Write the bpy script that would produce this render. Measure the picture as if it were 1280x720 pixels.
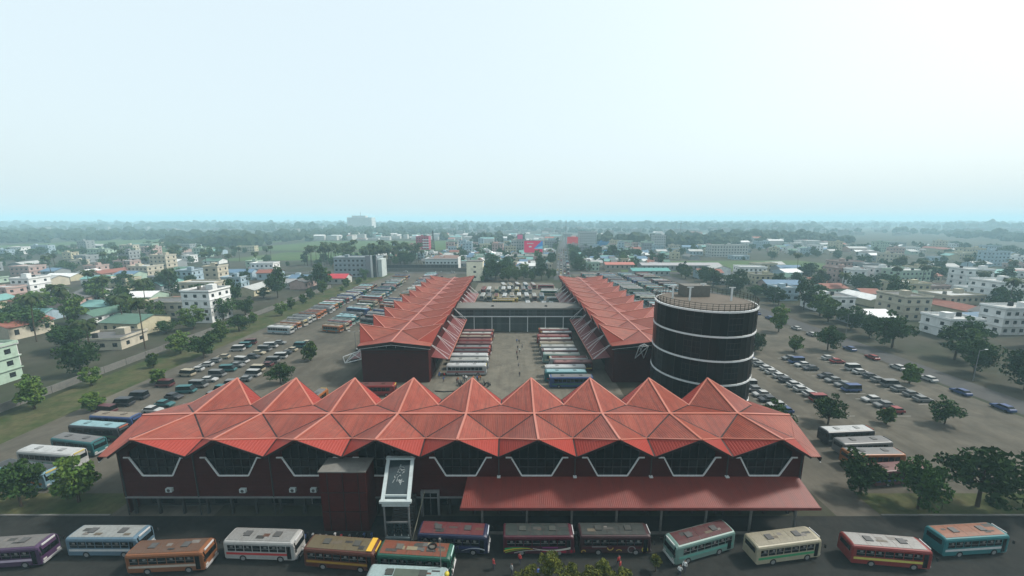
import bpy, bmesh, math, random
import numpy as np
from mathutils import Vector, Matrix, noise as mnoise

# ------------------------------------------------------------------ scene, camera, sky, sun
for o in list(bpy.data.objects):
    bpy.data.objects.remove(o, do_unlink=True)
S = bpy.context.scene
COL = S.collection
R = math.radians
rnd = random.Random(7)

cam_d = bpy.data.cameras.new('camera')
cam = bpy.data.objects.new('camera', cam_d)
COL.objects.link(cam)
cam_d.sensor_width = 36.0
cam_d.lens = 13.5
cam_d.clip_start = 0.5
cam_d.clip_end = 30000
cam.location = (0, 0, 45)
cam.rotation_euler = (R(90 - 10.16), 0, 0)
S.camera = cam

SUN_AZ, SUN_EL = R(78), R(50)
world = bpy.data.worlds.new('World')
S.world = world
world.use_nodes = True
wn = world.node_tree.nodes
wl = world.node_tree.links
wn.clear()
w_out = wn.new('ShaderNodeOutputWorld')
w_bg = wn.new('ShaderNodeBackground')
w_sky = wn.new('ShaderNodeTexSky')
w_sky.sky_type = 'NISHITA'
w_sky.sun_disc = False
w_sky.sun_elevation = SUN_EL
w_sky.sun_rotation = SUN_AZ
w_sky.altitude = 0
w_sky.air_density = 1.2
w_sky.dust_density = 7.0
w_sky.ozone_density = 1.5
w_mix = wn.new('ShaderNodeMix')          # thin overcast veil whitening the whole dome evenly
w_mix.data_type = 'RGBA'
w_mix.inputs[0].default_value = 0.55
w_mix.inputs[7].default_value = (12.2, 14.2, 14.8, 1)
wl.new(w_sky.outputs[0], w_mix.inputs[6])
wl.new(w_mix.outputs[2], w_bg.inputs[0])
w_bg.inputs[1].default_value = 0.105
wl.new(w_bg.outputs[0], w_out.inputs[0])

sun_d = bpy.data.lights.new('sun', 'SUN')
sun = bpy.data.objects.new('sun', sun_d)
COL.objects.link(sun)
sun_d.energy = 5.0
sun_d.angle = R(7)
sun_d.color = (1.0, 0.95, 0.88)
sdir = Vector((math.sin(SUN_AZ) * math.cos(SUN_EL), math.cos(SUN_AZ) * math.cos(SUN_EL), math.sin(SUN_EL)))
sun.rotation_euler = sdir.to_track_quat('Z', 'Y').to_euler()
sun.location = (200, 100, 300)

S.view_settings.view_transform = 'Standard'
S.view_settings.look = 'None'
S.view_settings.gamma = 1
S.view_settings.use_curve_mapping = False
S.view_settings.exposure = 0.0
S.render.engine = 'CYCLES'
S.cycles.use_denoising = True
S.cycles.max_bounces = 5
S.cycles.diffuse_bounces = 2
S.cycles.glossy_bounces = 2
S.cycles.transmission_bounces = 3
S.cycles.volume_bounces = 1
S.cycles.transparent_max_bounces = 6
S.cycles.caustics_reflective = False
S.cycles.caustics_refractive = False

# ------------------------------------------------------------------ materials
def lin(h):
    h = h.lstrip('#')
    c = [int(h[i:i + 2], 16) / 255 for i in (0, 2, 4)]
    return tuple(((x / 12.92) if x <= 0.04045 else ((x + 0.055) / 1.055) ** 2.4) for x in c) + (1,)

MATS = {}
GA = 0.50            # overall reflectance level of the weathered surfaces

def mat(name, col, rough=0.7, spec=0.3, metal=0.0, var=0.25, vscale=0.6, col2=None, bump=0.0,
        bscale=8.0, wave=None, objcol=False, rand=0.0, fine=0.0, coat=0.0, dirt=None, dirt_scale=0.3, dirt_amt=0.5, ga=None, streak=None):
    """Procedural surface: base colour mottled by noise, optional ribs, dirt, per-object colour."""
    if name in MATS:
        return MATS[name]
    ga = GA if ga is None else ga
    m = bpy.data.materials.new(name)
    m.use_nodes = True
    n = m.node_tree.nodes
    l = m.node_tree.links
    b = n['Principled BSDF']
    b.inputs['Roughness'].default_value = rough
    b.inputs['Specular IOR Level'].default_value = spec
    b.inputs['Metallic'].default_value = metal
    b.inputs['Coat Weight'].default_value = coat
    tc = n.new('ShaderNodeTexCoord')
    vec = tc.outputs['Object']
    if objcol:
        oi = n.new('ShaderNodeObjectInfo')
        base = oi.outputs['Color']
    else:
        rgb = n.new('ShaderNodeRGB')
        rgb.outputs[0].default_value = col if len(col) == 4 else (*col, 1)
        base = rgb.outputs[0]
    nt = n.new('ShaderNodeTexNoise')
    nt.inputs['Scale'].default_value = vscale
    nt.inputs['Detail'].default_value = 6
    nt.inputs['Roughness'].default_value = 0.65
    l.new(vec, nt.inputs['Vector'])
    if col2 is not None:
        mx = n.new('ShaderNodeMix')
        mx.data_type = 'RGBA'
        cr = n.new('ShaderNodeMapRange')
        cr.inputs[1].default_value = 0.38
        cr.inputs[2].default_value = 0.64
        l.new(nt.outputs['Fac'], cr.inputs[0])
        l.new(cr.outputs[0], mx.inputs[0])
        l.new(base, mx.inputs[6])
        mx.inputs[7].default_value = col2 if len(col2) == 4 else (*col2, 1)
        base = mx.outputs[2]
    hsv = n.new('ShaderNodeHueSaturation')
    mr = n.new('ShaderNodeMapRange')
    mr.inputs[1].default_value = 0.25
    mr.inputs[2].default_value = 0.75
    mr.inputs[3].default_value = (1 - var) * ga
    mr.inputs[4].default_value = (1 + var) * ga
    nt2 = n.new('ShaderNodeTexNoise')
    nt2.inputs['Scale'].default_value = vscale * 4.3
    nt2.inputs['Detail'].default_value = 8
    nt2.inputs['Roughness'].default_value = 0.7
    l.new(vec, nt2.inputs['Vector'])
    l.new(nt2.outputs['Fac'], mr.inputs[0])
    val = mr.outputs[0]
    if rand > 0:
        oi2 = n.new('ShaderNodeObjectInfo')
        r2 = n.new('ShaderNodeMapRange')
        r2.inputs[3].default_value = 1 - rand
        r2.inputs[4].default_value = 1 + rand
        l.new(oi2.outputs['Random'], r2.inputs[0])
        mu = n.new('ShaderNodeMath')
        mu.operation = 'MULTIPLY'
        l.new(val, mu.inputs[0])
        l.new(r2.outputs[0], mu.inputs[1])
        val = mu.outputs[0]
    l.new(val, hsv.inputs['Value'])
    l.new(base, hsv.inputs['Color'])
    out = hsv.outputs[0]
    if dirt is not None:
        dn = n.new('ShaderNodeTexNoise')
        dn.inputs['Scale'].default_value = dirt_scale
        dn.inputs['Detail'].default_value = 9
        dn.inputs['Roughness'].default_value = 0.75
        dn.inputs['Distortion'].default_value = 0.6
        l.new(vec, dn.inputs['Vector'])
        dr = n.new('ShaderNodeMapRange')
        dr.inputs[1].default_value = 0.5
        dr.inputs[2].default_value = 0.75
        dr.inputs[4].default_value = dirt_amt
        l.new(dn.outputs['Fac'], dr.inputs[0])
        dm = n.new('ShaderNodeMix')
        dm.data_type = 'RGBA'
        l.new(dr.outputs[0], dm.inputs[0])
        l.new(out, dm.inputs[6])
        dm.inputs[7].default_value = (*[c * ga for c in dirt[:3]], 1)
        out = dm.outputs[2]
    if streak is not None:
        sscale, scol, samt = streak
        mp = n.new('ShaderNodeMapping')
        mp.inputs['Scale'].default_value = sscale
        l.new(vec, mp.inputs['Vector'])
        sn = n.new('ShaderNodeTexNoise')
        sn.inputs['Scale'].default_value = 1.0
        sn.inputs['Detail'].default_value = 7
        sn.inputs['Roughness'].default_value = 0.7
        l.new(mp.outputs[0], sn.inputs['Vector'])
        sr2 = n.new('ShaderNodeMapRange')
        sr2.inputs[1].default_value = 0.48
        sr2.inputs[2].default_value = 0.72
        sr2.inputs[4].default_value = samt
        l.new(sn.outputs['Fac'], sr2.inputs[0])
        smx = n.new('ShaderNodeMix')
        smx.data_type = 'RGBA'
        l.new(sr2.outputs[0], smx.inputs[0])
        l.new(out, smx.inputs[6])
        smx.inputs[7].default_value = (*[c * ga for c in scol], 1)
        out = smx.outputs[2]
    hgt = None
    if wave is not None:
        axis, sc = wave
        sep = n.new('ShaderNodeSeparateXYZ')
        l.new(vec, sep.inputs[0])
        mm = n.new('ShaderNodeMath')
        mm.operation = 'MULTIPLY'
        mm.inputs[1].default_value = sc
        l.new(sep.outputs[axis], mm.inputs[0])
        fr = n.new('ShaderNodeMath')
        fr.operation = 'PINGPONG'
        fr.inputs[1].default_value = 0.5
        l.new(mm.outputs[0], fr.inputs[0])
        sm = n.new('ShaderNodeMapRange')
        sm.interpolation_type = 'SMOOTHSTEP'
        sm.inputs[1].default_value = 0.05
        sm.inputs[2].default_value = 0.25
        l.new(fr.outputs[0], sm.inputs[0])
        hgt = sm.outputs[0]
    if bump > 0:
        bp = n.new('ShaderNodeBump')
        bp.inputs['Strength'].default_value = bump
        bp.inputs['Distance'].default_value = 0.05
        if hgt is None:
            bn = n.new('ShaderNodeTexNoise')
            bn.inputs['Scale'].default_value = bscale
            bn.inputs['Detail'].default_value = 6
            l.new(vec, bn.inputs['Vector'])
            hgt = bn.outputs['Fac']
        l.new(hgt, bp.inputs['Height'])
        l.new(bp.outputs[0], b.inputs['Normal'])
    l.new(out, b.inputs['Base Color'])
    MATS[name] = m
    return m

def glass(name, tint, rough=0.12, spec=0.5, var=0.3, vs=0.5, rand=0.0):
    return mat(name, tint, rough=rough, spec=spec, var=var, vscale=vs, rand=rand)

ROOFC = (0.36, 0.068, 0.040)
ROOFF = (0.44, 0.125, 0.080)      # sun-faded sheets
M_roof_x = mat('roof_sheet_across', ROOFC, 0.45, 0.25, var=0.14, vscale=0.13, col2=ROOFF, wave=(0, 3.4), bump=0.8, rand=0.15, dirt=(0.20, 0.06, 0.045), dirt_scale=0.35, dirt_amt=0.5, streak=((2.2, .14, .3), (.13, .045, .036), .7))
M_roof_y = mat('roof_sheet_along', ROOFC, 0.45, 0.28, var=0.14, vscale=0.13, col2=ROOFF, wave=(1, 3.4), bump=0.8, rand=0.13, dirt=(0.22, 0.065, 0.045), dirt_scale=0.3, dirt_amt=0.45, streak=((.14, 1.8, .3), (.15, .05, .038), .65))
M_apron_x = mat('apron_sheet_across', (0.42, 0.050, 0.032), 0.5, 0.2, var=0.10, vscale=0.35, wave=(0, 3.0), bump=0.9, rand=0.08)
M_apron_y = mat('apron_sheet_along', (0.38, 0.060, 0.038), 0.5, 0.2, var=0.10, vscale=0.35, wave=(1, 3.0), bump=0.8, rand=0.08)
M_canopy = mat('canopy_sheet', (0.25, 0.042, 0.030), 0.5, 0.25, var=0.12, vscale=0.4, streak=((1.5, .2, .3), (.12, .035, .03), .6), wave=(0, 3.6), bump=0.4, dirt=(0.19, 0.07, 0.06), dirt_scale=0.4, dirt_amt=0.5)
M_canopy_y = mat('canopy_sheet_along', (0.27, 0.06, 0.058), 0.5, 0.4, var=0.15, vscale=0.4, wave=(1, 2.4), bump=0.6, dirt=(0.15, 0.07, 0.07), dirt_scale=0.3, dirt_amt=0.6)
M_cap = mat('ridge_cap_paint', (0.66, 0.22, 0.15), 0.4, 0.5, var=0.1)
M_gutter = mat('gutter_dark', (0.02, 0.010, 0.010), 0.6, 0.3)
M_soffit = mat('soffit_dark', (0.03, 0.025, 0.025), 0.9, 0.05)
M_maroon = mat('maroon_wall', (0.088, 0.012, 0.009), 0.85, 0.08, var=0.25, vscale=0.4, bump=0.15, dirt=(0.03, 0.010, 0.008), dirt_scale=0.5, dirt_amt=0.6)
M_maroon_tile = mat('maroon_tile', (0.075, 0.013, 0.011), 0.75, 0.1, var=0.3, vscale=0.7, wave=(2, 4.0), bump=0.5, dirt=(0.03, 0.010, 0.009), dirt_scale=0.6, dirt_amt=0.6)
M_white = mat('white_painted_metal', (0.62, 0.64, 0.64), 0.45, 0.4, var=0.12, vscale=1.2, dirt=(0.3, 0.28, 0.25), dirt_scale=0.8, dirt_amt=0.35, ga=.85)
M_frame = mat('weathered_frame', (0.42, 0.48, 0.48), 0.55, 0.3, var=0.15, vscale=1.2, dirt=(0.2, 0.2, 0.18), dirt_scale=1.0, dirt_amt=0.5, ga=.8)
M_glass = glass('dark_glass', (0.008, 0.011, 0.012), 0.2, 0.25)
M_towerglass = glass('tower_glass', (0.009, 0.011, 0.011), 0.3, 0.2, rand=.55)
M_glassteal = glass('teal_glass', (0.03, 0.05, 0.055), 0.1, 0.6)
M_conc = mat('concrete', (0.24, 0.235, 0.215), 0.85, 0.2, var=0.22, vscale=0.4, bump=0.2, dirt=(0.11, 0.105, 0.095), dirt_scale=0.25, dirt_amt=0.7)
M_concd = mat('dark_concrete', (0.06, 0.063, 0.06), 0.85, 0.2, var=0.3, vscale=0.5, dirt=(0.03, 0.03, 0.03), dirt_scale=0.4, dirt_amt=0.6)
M_steel = mat('grey_steel', (0.25, 0.26, 0.26), 0.5, 0.4, var=0.2)
M_mull = mat('mullion_grey', (.05, .055, .055), .6, .3)
M_black = mat('black_rubber', (0.02, 0.02, 0.02), 0.8, 0.2)
M_paint = mat('vehicle_paint', (1, 1, 1), 0.42, 0.4, var=0.14, vscale=0.9, objcol=True, dirt=(0.16, 0.13, 0.10), dirt_scale=0.8, dirt_amt=0.35)
M_roofpaint = mat('vehicle_roof_paint', (1, 1, 1), 0.6, 0.3, var=0.25, vscale=0.9, objcol=True, dirt=(0.13, 0.11, 0.09), dirt_scale=0.7, dirt_amt=0.6)
M_vglass = glass('vehicle_glass', (0.009, 0.012, 0.013), 0.18, 0.3)
M_lamp = mat('headlamp', (0.7, 0.7, 0.66), 0.2, 0.6, var=0.05)
M_rim = mat('wheel_rim', (0.3, 0.3, 0.3), 0.5, 0.5)
M_wall = mat('building_wall', (1, 1, 1), 0.85, 0.2, var=0.13, vscale=0.25, objcol=True, dirt=(0.16, 0.15, 0.13), dirt_scale=0.25, dirt_amt=0.55, ga=.85)
M_broof = mat('building_roof', (1, 1, 1), 0.8, 0.25, var=0.25, vscale=0.2, objcol=True, dirt=(0.12, 0.11, 0.10), dirt_scale=0.2, dirt_amt=0.55, ga=.75)
M_win = glass('building_window', (0.03, 0.035, 0.04), 0.2, 0.5)
M_bark = mat('bark', (0.11, 0.085, 0.06), 0.95, 0.1, var=0.4, vscale=3, bump=0.4)
M_leaf = mat('leaf_green', (0.085, 0.175, 0.035), 0.8, 0.1, var=0.5, vscale=0.5, rand=0.35, col2=(0.14, 0.20, 0.04))
M_leafd = mat('leaf_dark', (0.036, 0.092, 0.022), 0.8, 0.1, var=0.5, vscale=0.4, rand=0.3, col2=(0.065, 0.125, 0.03))
M_leafy = mat('leaf_yellow_green', (0.19, 0.20, 0.035), 0.8, 0.1, var=0.55, vscale=1.2, rand=0.2, col2=(0.07, 0.095, 0.025))
M_palm = mat('palm_leaf', (0.045, 0.09, 0.025), 0.7, 0.12, var=0.4, vscale=0.6, rand=0.3, col2=(0.065, 0.08, 0.03))
M_wood = mat('far_wood', (0.03, 0.055, 0.026), 0.9, 0.1, var=0.5, vscale=0.05, col2=(0.055, 0.075, 0.03))
M_grass = mat('grass', (0.055, 0.085, 0.025), 0.95, 0.1, var=0.4, vscale=0.15, col2=(0.13, 0.12, 0.06), bump=0.4, bscale=3)
M_field = mat('paddy_field', (0.08, 0.15, 0.045), 0.95, 0.1, var=0.3, vscale=0.02, col2=(0.12, 0.16, 0.065))
M_ground = mat('earth', (0.10, 0.09, 0.07), 0.95, 0.1, var=0.4, vscale=0.02, col2=(0.045, 0.06, 0.03), bump=0.3, bscale=1, dirt=(0.09, 0.085, 0.07), dirt_scale=0.05)
M_yard = mat('yard_paving', (0.235, 0.216, 0.172), 0.9, 0.12, streak=((.45, .035, 1), (.11, .095, .075), .6), var=0.22, vscale=0.09, col2=(0.19, 0.176, 0.142), bump=0.2, bscale=2.0, dirt=(0.055, 0.052, 0.047), dirt_scale=0.16, dirt_amt=0.75)
M_fore = mat('forecourt_asphalt', (0.026, 0.029, 0.027), 0.9, 0.12, streak=((.03, .5, 1), (.05, .05, .045), .5), var=0.35, vscale=0.2, col2=(0.04, 0.041, 0.037), bump=0.25, bscale=3, dirt=(0.018, 0.018, 0.018), dirt_scale=0.4, dirt_amt=0.7)
M_lot = mat('lot_gravel', (0.19, 0.172, 0.138), 0.95, 0.08, streak=((.35, .03, 1), (.10, .09, .07), .65), var=0.25, vscale=0.06, col2=(0.12, 0.112, 0.092), bump=0.3, bscale=2, dirt=(0.07, 0.065, 0.055), dirt_scale=0.1, dirt_amt=0.7)
M_road = mat('road_asphalt', (0.065, 0.066, 0.066), 0.85, 0.25, var=0.25, vscale=0.1, col2=(0.085, 0.082, 0.078))
M_line = mat('road_paint', (0.6, 0.6, 0.56), 0.7, 0.2, var=0.3, vscale=1.0)
M_plain = mat('plain_paint', (1, 1, 1), 0.6, 0.3, var=0.1, objcol=True, ga=.8)

# ------------------------------------------------------------------ builders
class MB:
    def __init__(s):
        s.v = []
        s.f = []

    def poly(s, pts, faces):
        k = len(s.v)
        s.v += [tuple(p) for p in pts]
        s.f += [tuple(i + k for i in f) for f in faces]

    def box(s, x0, x1, y0, y1, z0, z1):
        p = [(x, y, z) for z in (z0, z1) for y in (y0, y1) for x in (x0, x1)]
        s.poly(p, [(0, 2, 3, 1), (4, 5, 7, 6), (0, 1, 5, 4), (2, 6, 7, 3), (0, 4, 6, 2), (1, 3, 7, 5)])
        return s

    def beam(s, a, b, w, h, up=(0, 0, 1)):
        a = Vector(a)
        b = Vector(b)
        d = (b - a).normalized()
        upv = Vector(up)
        if abs(d.dot(upv)) > 0.98:
            upv = Vector((1, 0, 0))
        x = d.cross(upv).normalized() * (w / 2)
        z = x.cross(d).normalized() * (h / 2)
        p = [a - x - z, a + x - z, a + x + z, a - x + z, b - x - z, b + x - z, b + x + z, b - x + z]
        s.poly(p, [(0, 3, 2, 1), (4, 5, 6, 7), (0, 1, 5, 4), (1, 2, 6, 5), (2, 3, 7, 6), (3, 0, 4, 7)])
        return s

    def tube(s, a, b, r0, r1=None, n=6):
        r1 = r0 if r1 is None else r1
        a = Vector(a)
        b = Vector(b)
        d = (b - a).normalized()
        u = Vector((0, 0, 1)) if abs(d.z) < 0.95 else Vector((1, 0, 0))
        x = d.cross(u).normalized()
        y = d.cross(x)
        p = []
        for c, r in ((a, r0), (b, r1)):
            for i in range(n):
                t = 2 * math.pi * i / n
                p.append(c + (x * math.cos(t) + y * math.sin(t)) * r)
        f = [(i, (i + 1) % n, n + (i + 1) % n, n + i) for i in range(n)]
        f += [tuple(range(n - 1, -1, -1)), tuple(range(n, 2 * n))]
        s.poly(p, f)
        return s

    def prism(s, pts, ext):
        """closed polygon pts extruded by vector ext"""
        n = len(pts)
        e = Vector(ext)
        p = [Vector(q) for q in pts] + [Vector(q) + e for q in pts]
        f = [tuple(range(n)), tuple(range(2 * n - 1, n - 1, -1))]
        f += [(i, i + n, (i + 1) % n + n, (i + 1) % n) for i in range(n)]
        s.poly(p, f)
        return s

    def rings(s, rings, cap=True):
        n = len(rings[0])
        k = len(s.v)
        for r in rings:
            s.v += [tuple(p) for p in r]
        for j in range(len(rings) - 1):
            for i in range(n):
                s.f.append((k + j * n + i, k + j * n + (i + 1) % n, k + (j + 1) * n + (i + 1) % n, k + (j + 1) * n + i))
        if cap:
            s.f.append(tuple(k + i for i in range(n - 1, -1, -1)))
            s.f.append(tuple(k + (len(rings) - 1) * n + i for i in range(n)))
        return s

    def mesh(s, name, m, fix=True, smooth=False, bevel=0):
        me = bpy.data.meshes.new(name)
        me.from_pydata(s.v, [], s.f)
        if fix or bevel:
            bm = bmesh.new()
            bm.from_mesh(me)
            if bevel:
                bmesh.ops.bevel(bm, geom=list(bm.edges), offset=bevel, segments=1, affect='EDGES')
            bmesh.ops.recalc_face_normals(bm, faces=bm.faces)
            bm.to_mesh(me)
            bm.free()
        if smooth:
            for p in me.polygons:
                p.use_smooth = True
        me.materials.append(m)
        return me

    def build(s, name, m, parent=None, loc=(0, 0, 0), color=None, **k):
        return ob(name, s.mesh(name, m, **k), parent, loc, color=color)

def ob(name, me, parent=None, loc=(0, 0, 0), rz=0.0, color=None):
    o = bpy.data.objects.new(name, me)
    COL.objects.link(o)
    o.parent = parent
    o.location = loc
    if rz:
        o.rotation_euler = (0, 0, rz)
    if color is not None:
        o.color = (*color[:3], 1)
    return o

def tag(o, label=None, cat=None, group=None, kind=None):
    if label:
        o['label'] = label
    if cat:
        o['category'] = cat
    if group:
        o['group'] = group
    if kind:
        o['kind'] = kind
    return o

def thing(name, label, cat, loc=(0, 0, 0), rz=0.0, group=None):
    return tag(ob(name, None, None, loc, rz), label, cat, group)

def sheet(name, pts, z, m):
    b = MB()
    b.poly([(x, y, z) for x, y in pts], [tuple(range(len(pts)))])
    return tag(b.build(name, m), kind='structure')

def place(kit, name, label, cat, loc, rz=0.0, group=None, colors=None, scale=None):
    """one individual: an Empty with its own object for every part; mesh data are shared"""
    t = thing(name, label, cat, loc, rz, group)
    if scale:
        t.scale = scale
    made = []
    for (pn, me, key, par, pl) in kit:
        c = colors.get(key) if (colors and key) else None
        made.append(ob(pn, me, t if par is None else made[par], pl, color=c))
    return t

# ------------------------------------------------------------------ ground
sheet('ground', [(-9000, -200), (9000, -200), (9000, 9000), (-9000, 9000)], 0.0, M_ground)
sheet('yard', [(-24, 70), (29, 70), (29, 150), (-24, 150)], 0.012, M_yard)
sheet('back_yard', [(-24, 162), (29, 162), (29, 272), (-24, 272)], 0.012, M_yard)
sheet('forecourt', [(-140, 5), (140, 5), (140, 52), (-140, 52)], 0.008, M_fore)
sheet('bus_lot', [(-104, 52), (-46, 52), (-46, 98), (-46, 320), (-98, 320), (-104, 250)], 0.008, M_lot)
sheet('bus_park', [(50, 52), (118, 52), (118, 318), (50, 318)], 0.008, M_lot)
sheet('passage', [(-46, 70), (-24, 70), (-24, 101), (-46, 101)], 0.010, M_yard)
sheet('verge', [(-118, 52), (-104, 52), (-104, 250), (-98, 330), (-112, 330), (-120, 250)], 0.006, M_grass)

def road_strip(name, pts, w, z=0.016, m=M_road):
    b = MB()
    for i, (p, q) in enumerate(zip(pts[:-1], pts[1:])):
        a = Vector((*p, 0))
        c = Vector((*q, 0))
        d = (c - a).normalized()
        nrm = Vector((-d.y, d.x, 0)) * w / 2
        zz = Vector((0, 0, z))
        b.poly([a - nrm + zz, c - nrm + zz, c + nrm + zz, a + nrm + zz], [(0, 1, 2, 3)])
        zz = Vector((0, 0, z + 0.0015 * i))
    return tag(b.build(name, m, fix=False), kind='structure')

for (x0, x1) in ((-140, -62), (57, 119)):
    sheet('planted_strip', [(x0, 52.3), (x1, 52.3), (x1, 57), (x0, 57)], 0.013, M_grass)
    tag(MB().box(x0, x1, 52.0, 52.28, 0, .14).build('kerb', M_conc), kind='structure')
ROAD = [(38, 285), (46, 345), (76, 580), (120, 860), (180, 1200)]
road_strip('road', ROAD, 13)
road_strip('cross_road', [(-420, 326), (-100, 326), (38, 322), (420, 330)], 10, 0.020)
road_strip('side_road', [(124, 10), (124, 322)], 9, 0.016)
def lane_marks():
    for (p, q) in zip(ROAD[:-2], ROAD[1:-1]):
        a, c = Vector((*p, 0)), Vector((*q, 0))
        d = (c - a)
        n = int(d.length / 9)
        for k in range(n):
            s0 = a + d * (k / n)
            s1 = a + d * ((k + 0.45) / n)
            b = MB()
            nr = Vector((-d.y, d.x, 0)).normalized() * 0.12
            z = Vector((0, 0, 0.024))
            b.poly([s0 - nr + z, s1 - nr + z, s1 + nr + z, s0 + nr + z], [(0, 1, 2, 3)])
            yield b
mk = MB()
for b in lane_marks():
    mk.poly(b.v, b.f)
tag(mk.build('lane_marking', M_line, fix=False), kind='structure')
for i, (x0, x1, y0, y1) in enumerate([(95, 330, 330, 425), (-420, -90, 560, 820), (-330, -170, 420, 540), 
                                      (-900, -460, 500, 900), (-700, -200, 1000, 1350)]):
    sheet('field', [(x0, y0), (x1, y0 + 8), (x1 - 12, y1), (x0 + 20, y1 - 10)], 0.006 + 0.0002 * i, M_field)

# ------------------------------------------------------------------ folded roofs
def roof_kit(M, W, zn, orient, m):
    """part meshes of one folded bay: node N on the spine, peaks P at both edges, valleys V, low lip L"""
    k = W / 10.7
    zp, zv, zl = zn + 1.75 * k, zn - 1.25, zn - 2.05
    cv, cl = 5.45 * k, 9.0 * k
    h = M / 2

    def P(s, c, z):
        return Vector((s, c, z)) if orient == 'X' else Vector((c, s, z))

    kit = []

    def plate(name, pts, m=m):
        g = sum(pts, Vector()) / 3
        b = MB()
        b.prism([p + (g - p).normalized() * 0.03 for p in pts], (0, 0, -0.14))
        kit.append((name, b.mesh(name, m), None, None, (0, 0, 0)))

    def bar(name, a, b_, w, hh, mm, dz=0.03):
        b = MB()
        b.beam(a + Vector((0, 0, dz)), b_ + Vector((0, 0, dz)), w, hh)
        kit.append((name, b.mesh(name, mm), None, None, (0, 0, 0)))

    N = P(0, 0, zn)
    N2 = P(M, 0, zn)
    for sc in (-1, 1):
        Pk = P(0, sc * W, zp)
        for ss in (-1, 1):
            V = P(ss * h, sc * cv, zv)
            L = P(ss * h, sc * cl, zl)
            plate('roof_plate', [N, Pk, V])
            plate('roof_apron', [Pk, V, L], M_apron_x if orient == 'X' else M_apron_y)
            bar('fold_cap', Pk, V, 0.26, 0.10, M_cap, 0.02)
            bar('valley_gutter', N, V, 0.22, 0.08, M_gutter, 0.0)
            bar('eave_trim', Pk, L, 0.12, 0.30, M_gutter, -0.16)
        bar('ridge_cap', N, Pk, 0.34, 0.14, M_cap)
    mid = []
    kit2 = []
    for sc in (-1, 1):
        V = P(h, sc * cv, zv)
        pts = [N, N2, V]
        g = sum(pts, Vector()) / 3
        b = MB()
        b.prism([p + (g - p).normalized() * 0.03 for p in pts], (0, 0, -0.14))
        kit2.append(('roof_plate', b.mesh('roof_plate', m), None, None, (0, 0, 0)))
        b = MB()
        b.beam(V + Vector((0, 0, 0.02)), P(h, sc * cl, zl) + Vector((0, 0, 0.02)), 0.30, 0.12)
        kit2.append(('valley_gutter', b.mesh('valley_gutter', M_gutter), None, None, (0, 0, 0)))
    b = MB()
    b.beam(N + Vector((0, 0, 0.04)), N2 + Vector((0, 0, 0.04)), 0.42, 0.12)
    kit2.append(('spine_cap', b.mesh('spine_cap', M_cap), None, None, (0, 0, 0)))
    return kit, kit2, dict(zp=zp, zv=zv, zl=zl, cv=cv, cl=cl, h=h, P=P)

def put_roof(root, kit, kit2, info, s0, n, M, zn, orient, m, end=4.6):
    for i in range(n):
        off = info['P'](s0 + i * M, 0, 0)
        for (pn, me, _, _, _) in kit:
            ob(pn, me, root, off)
        if i < n - 1:
            for (pn, me, _, _, _) in kit2:
                ob(pn, me, root, off)
    P = info['P']
    for sg, s in ((-1, s0), (1, s0 + (n - 1) * M)):       # hipped ends
        N = P(s, 0, zn)
        E = P(s + sg * (info['h'] + end), 0, zn - 0.25)
        for sc in (-1, 1):
            V = P(s + sg * info['h'], sc * info['cv'], info['zv'])
            L = P(s + sg * info['h'], sc * info['cl'], info['zl'])
            L2 = P(s + sg * (info['h'] + end * 0.55), sc * info['cl'] * 0.98, info['zl'] - 0.1)
            for pts in ([N, E, V], [V, E, L2], [V, L2, L]):
                g = sum(pts, Vector()) / 3
                b = MB()
                b.prism([p + (g - p).normalized() * 0.03 for p in pts], (0, 0, -0.14))
                b.build('roof_plate', m, root)
            MB().beam(L2 + Vector((0, 0, -.45)), E + Vector((0, 0, -.45)), 0.14, 0.8).build('eave_trim', M_gutter, root)
            MB().beam(L2 + Vector((0, 0, -.9)), E + Vector((0, 0, -.9)), 0.12, 0.1).build('edge_tube', M_white, root)
        MB().beam(N + Vector((0, 0, .04)), E + Vector((0, 0, .04)), 0.42, 0.12).build('spine_cap', M_cap, root)

# ------------------------------------------------------------------ terminal hall (the long folded roof in front)
MF, WF, ZF, CY = 11.5, 10.7, 12.65, 60.2
S0, NF = -7.75 - 4 * 11.5, 9
hall = thing('terminal_hall', 'long bus terminal hall with folded red sheet roof and white framed trapezoid windows', 'building', (0, CY, 0))
k1, k2, inf = roof_kit(MF, WF, ZF, 'X', M_roof_x)
put_roof(hall, k1, k2, inf, S0, NF, MF, ZF, 'X', M_roof_x, end=3.0)
XL, XR = S0 - MF / 2, S0 + (NF - 1) * MF + MF / 2
FY = 52.4 - CY                      # facade plane, local y
BY = 68.0 - CY
# gabled wall pieces, one per bay, hole left for the window (built as ring of polygons)
def bay_wall(side):
    y = FY if side < 0 else BY
    b = MB()
    th = 0.3 if side < 0 else -0.3
    hw = MF / 2
    outer_l = [(-hw, 3.1), (-hw, 10.55), (-3.9, 10.0), (-3.9, 9.7), (-2.25, 6.7), (0, 6.7), (0, 3.1)]
    b.prism([(x, y, z) for x, z in outer_l], (0, th, 0))
    b.prism([(-x, y, z) for x, z in outer_l], (0, th, 0))
    b.prism([(-hw, y, 10.55), (-2.0, y, 12.75), (0, y, 13.75), (0, y, 13.35), (-3.9, y, 10.6), (-3.9, y, 10.0)], (0, th, 0))
    b.prism([(hw, y, 10.55), (2.0, y, 12.75), (0, y, 13.75), (0, y, 13.35), (3.9, y, 10.6), (3.9, y, 10.0)], (0, th, 0))
    return b.mesh('wall', M_maroon_tile)
wall_f, wall_b = bay_wall(-1), bay_wall(1)
win_pts = [(-2.25, 6.7), (2.25, 6.7), (3.9, 9.7), (3.9, 10.6), (0, 13.35), (-3.9, 10.6), (-3.9, 9.7)]
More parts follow.
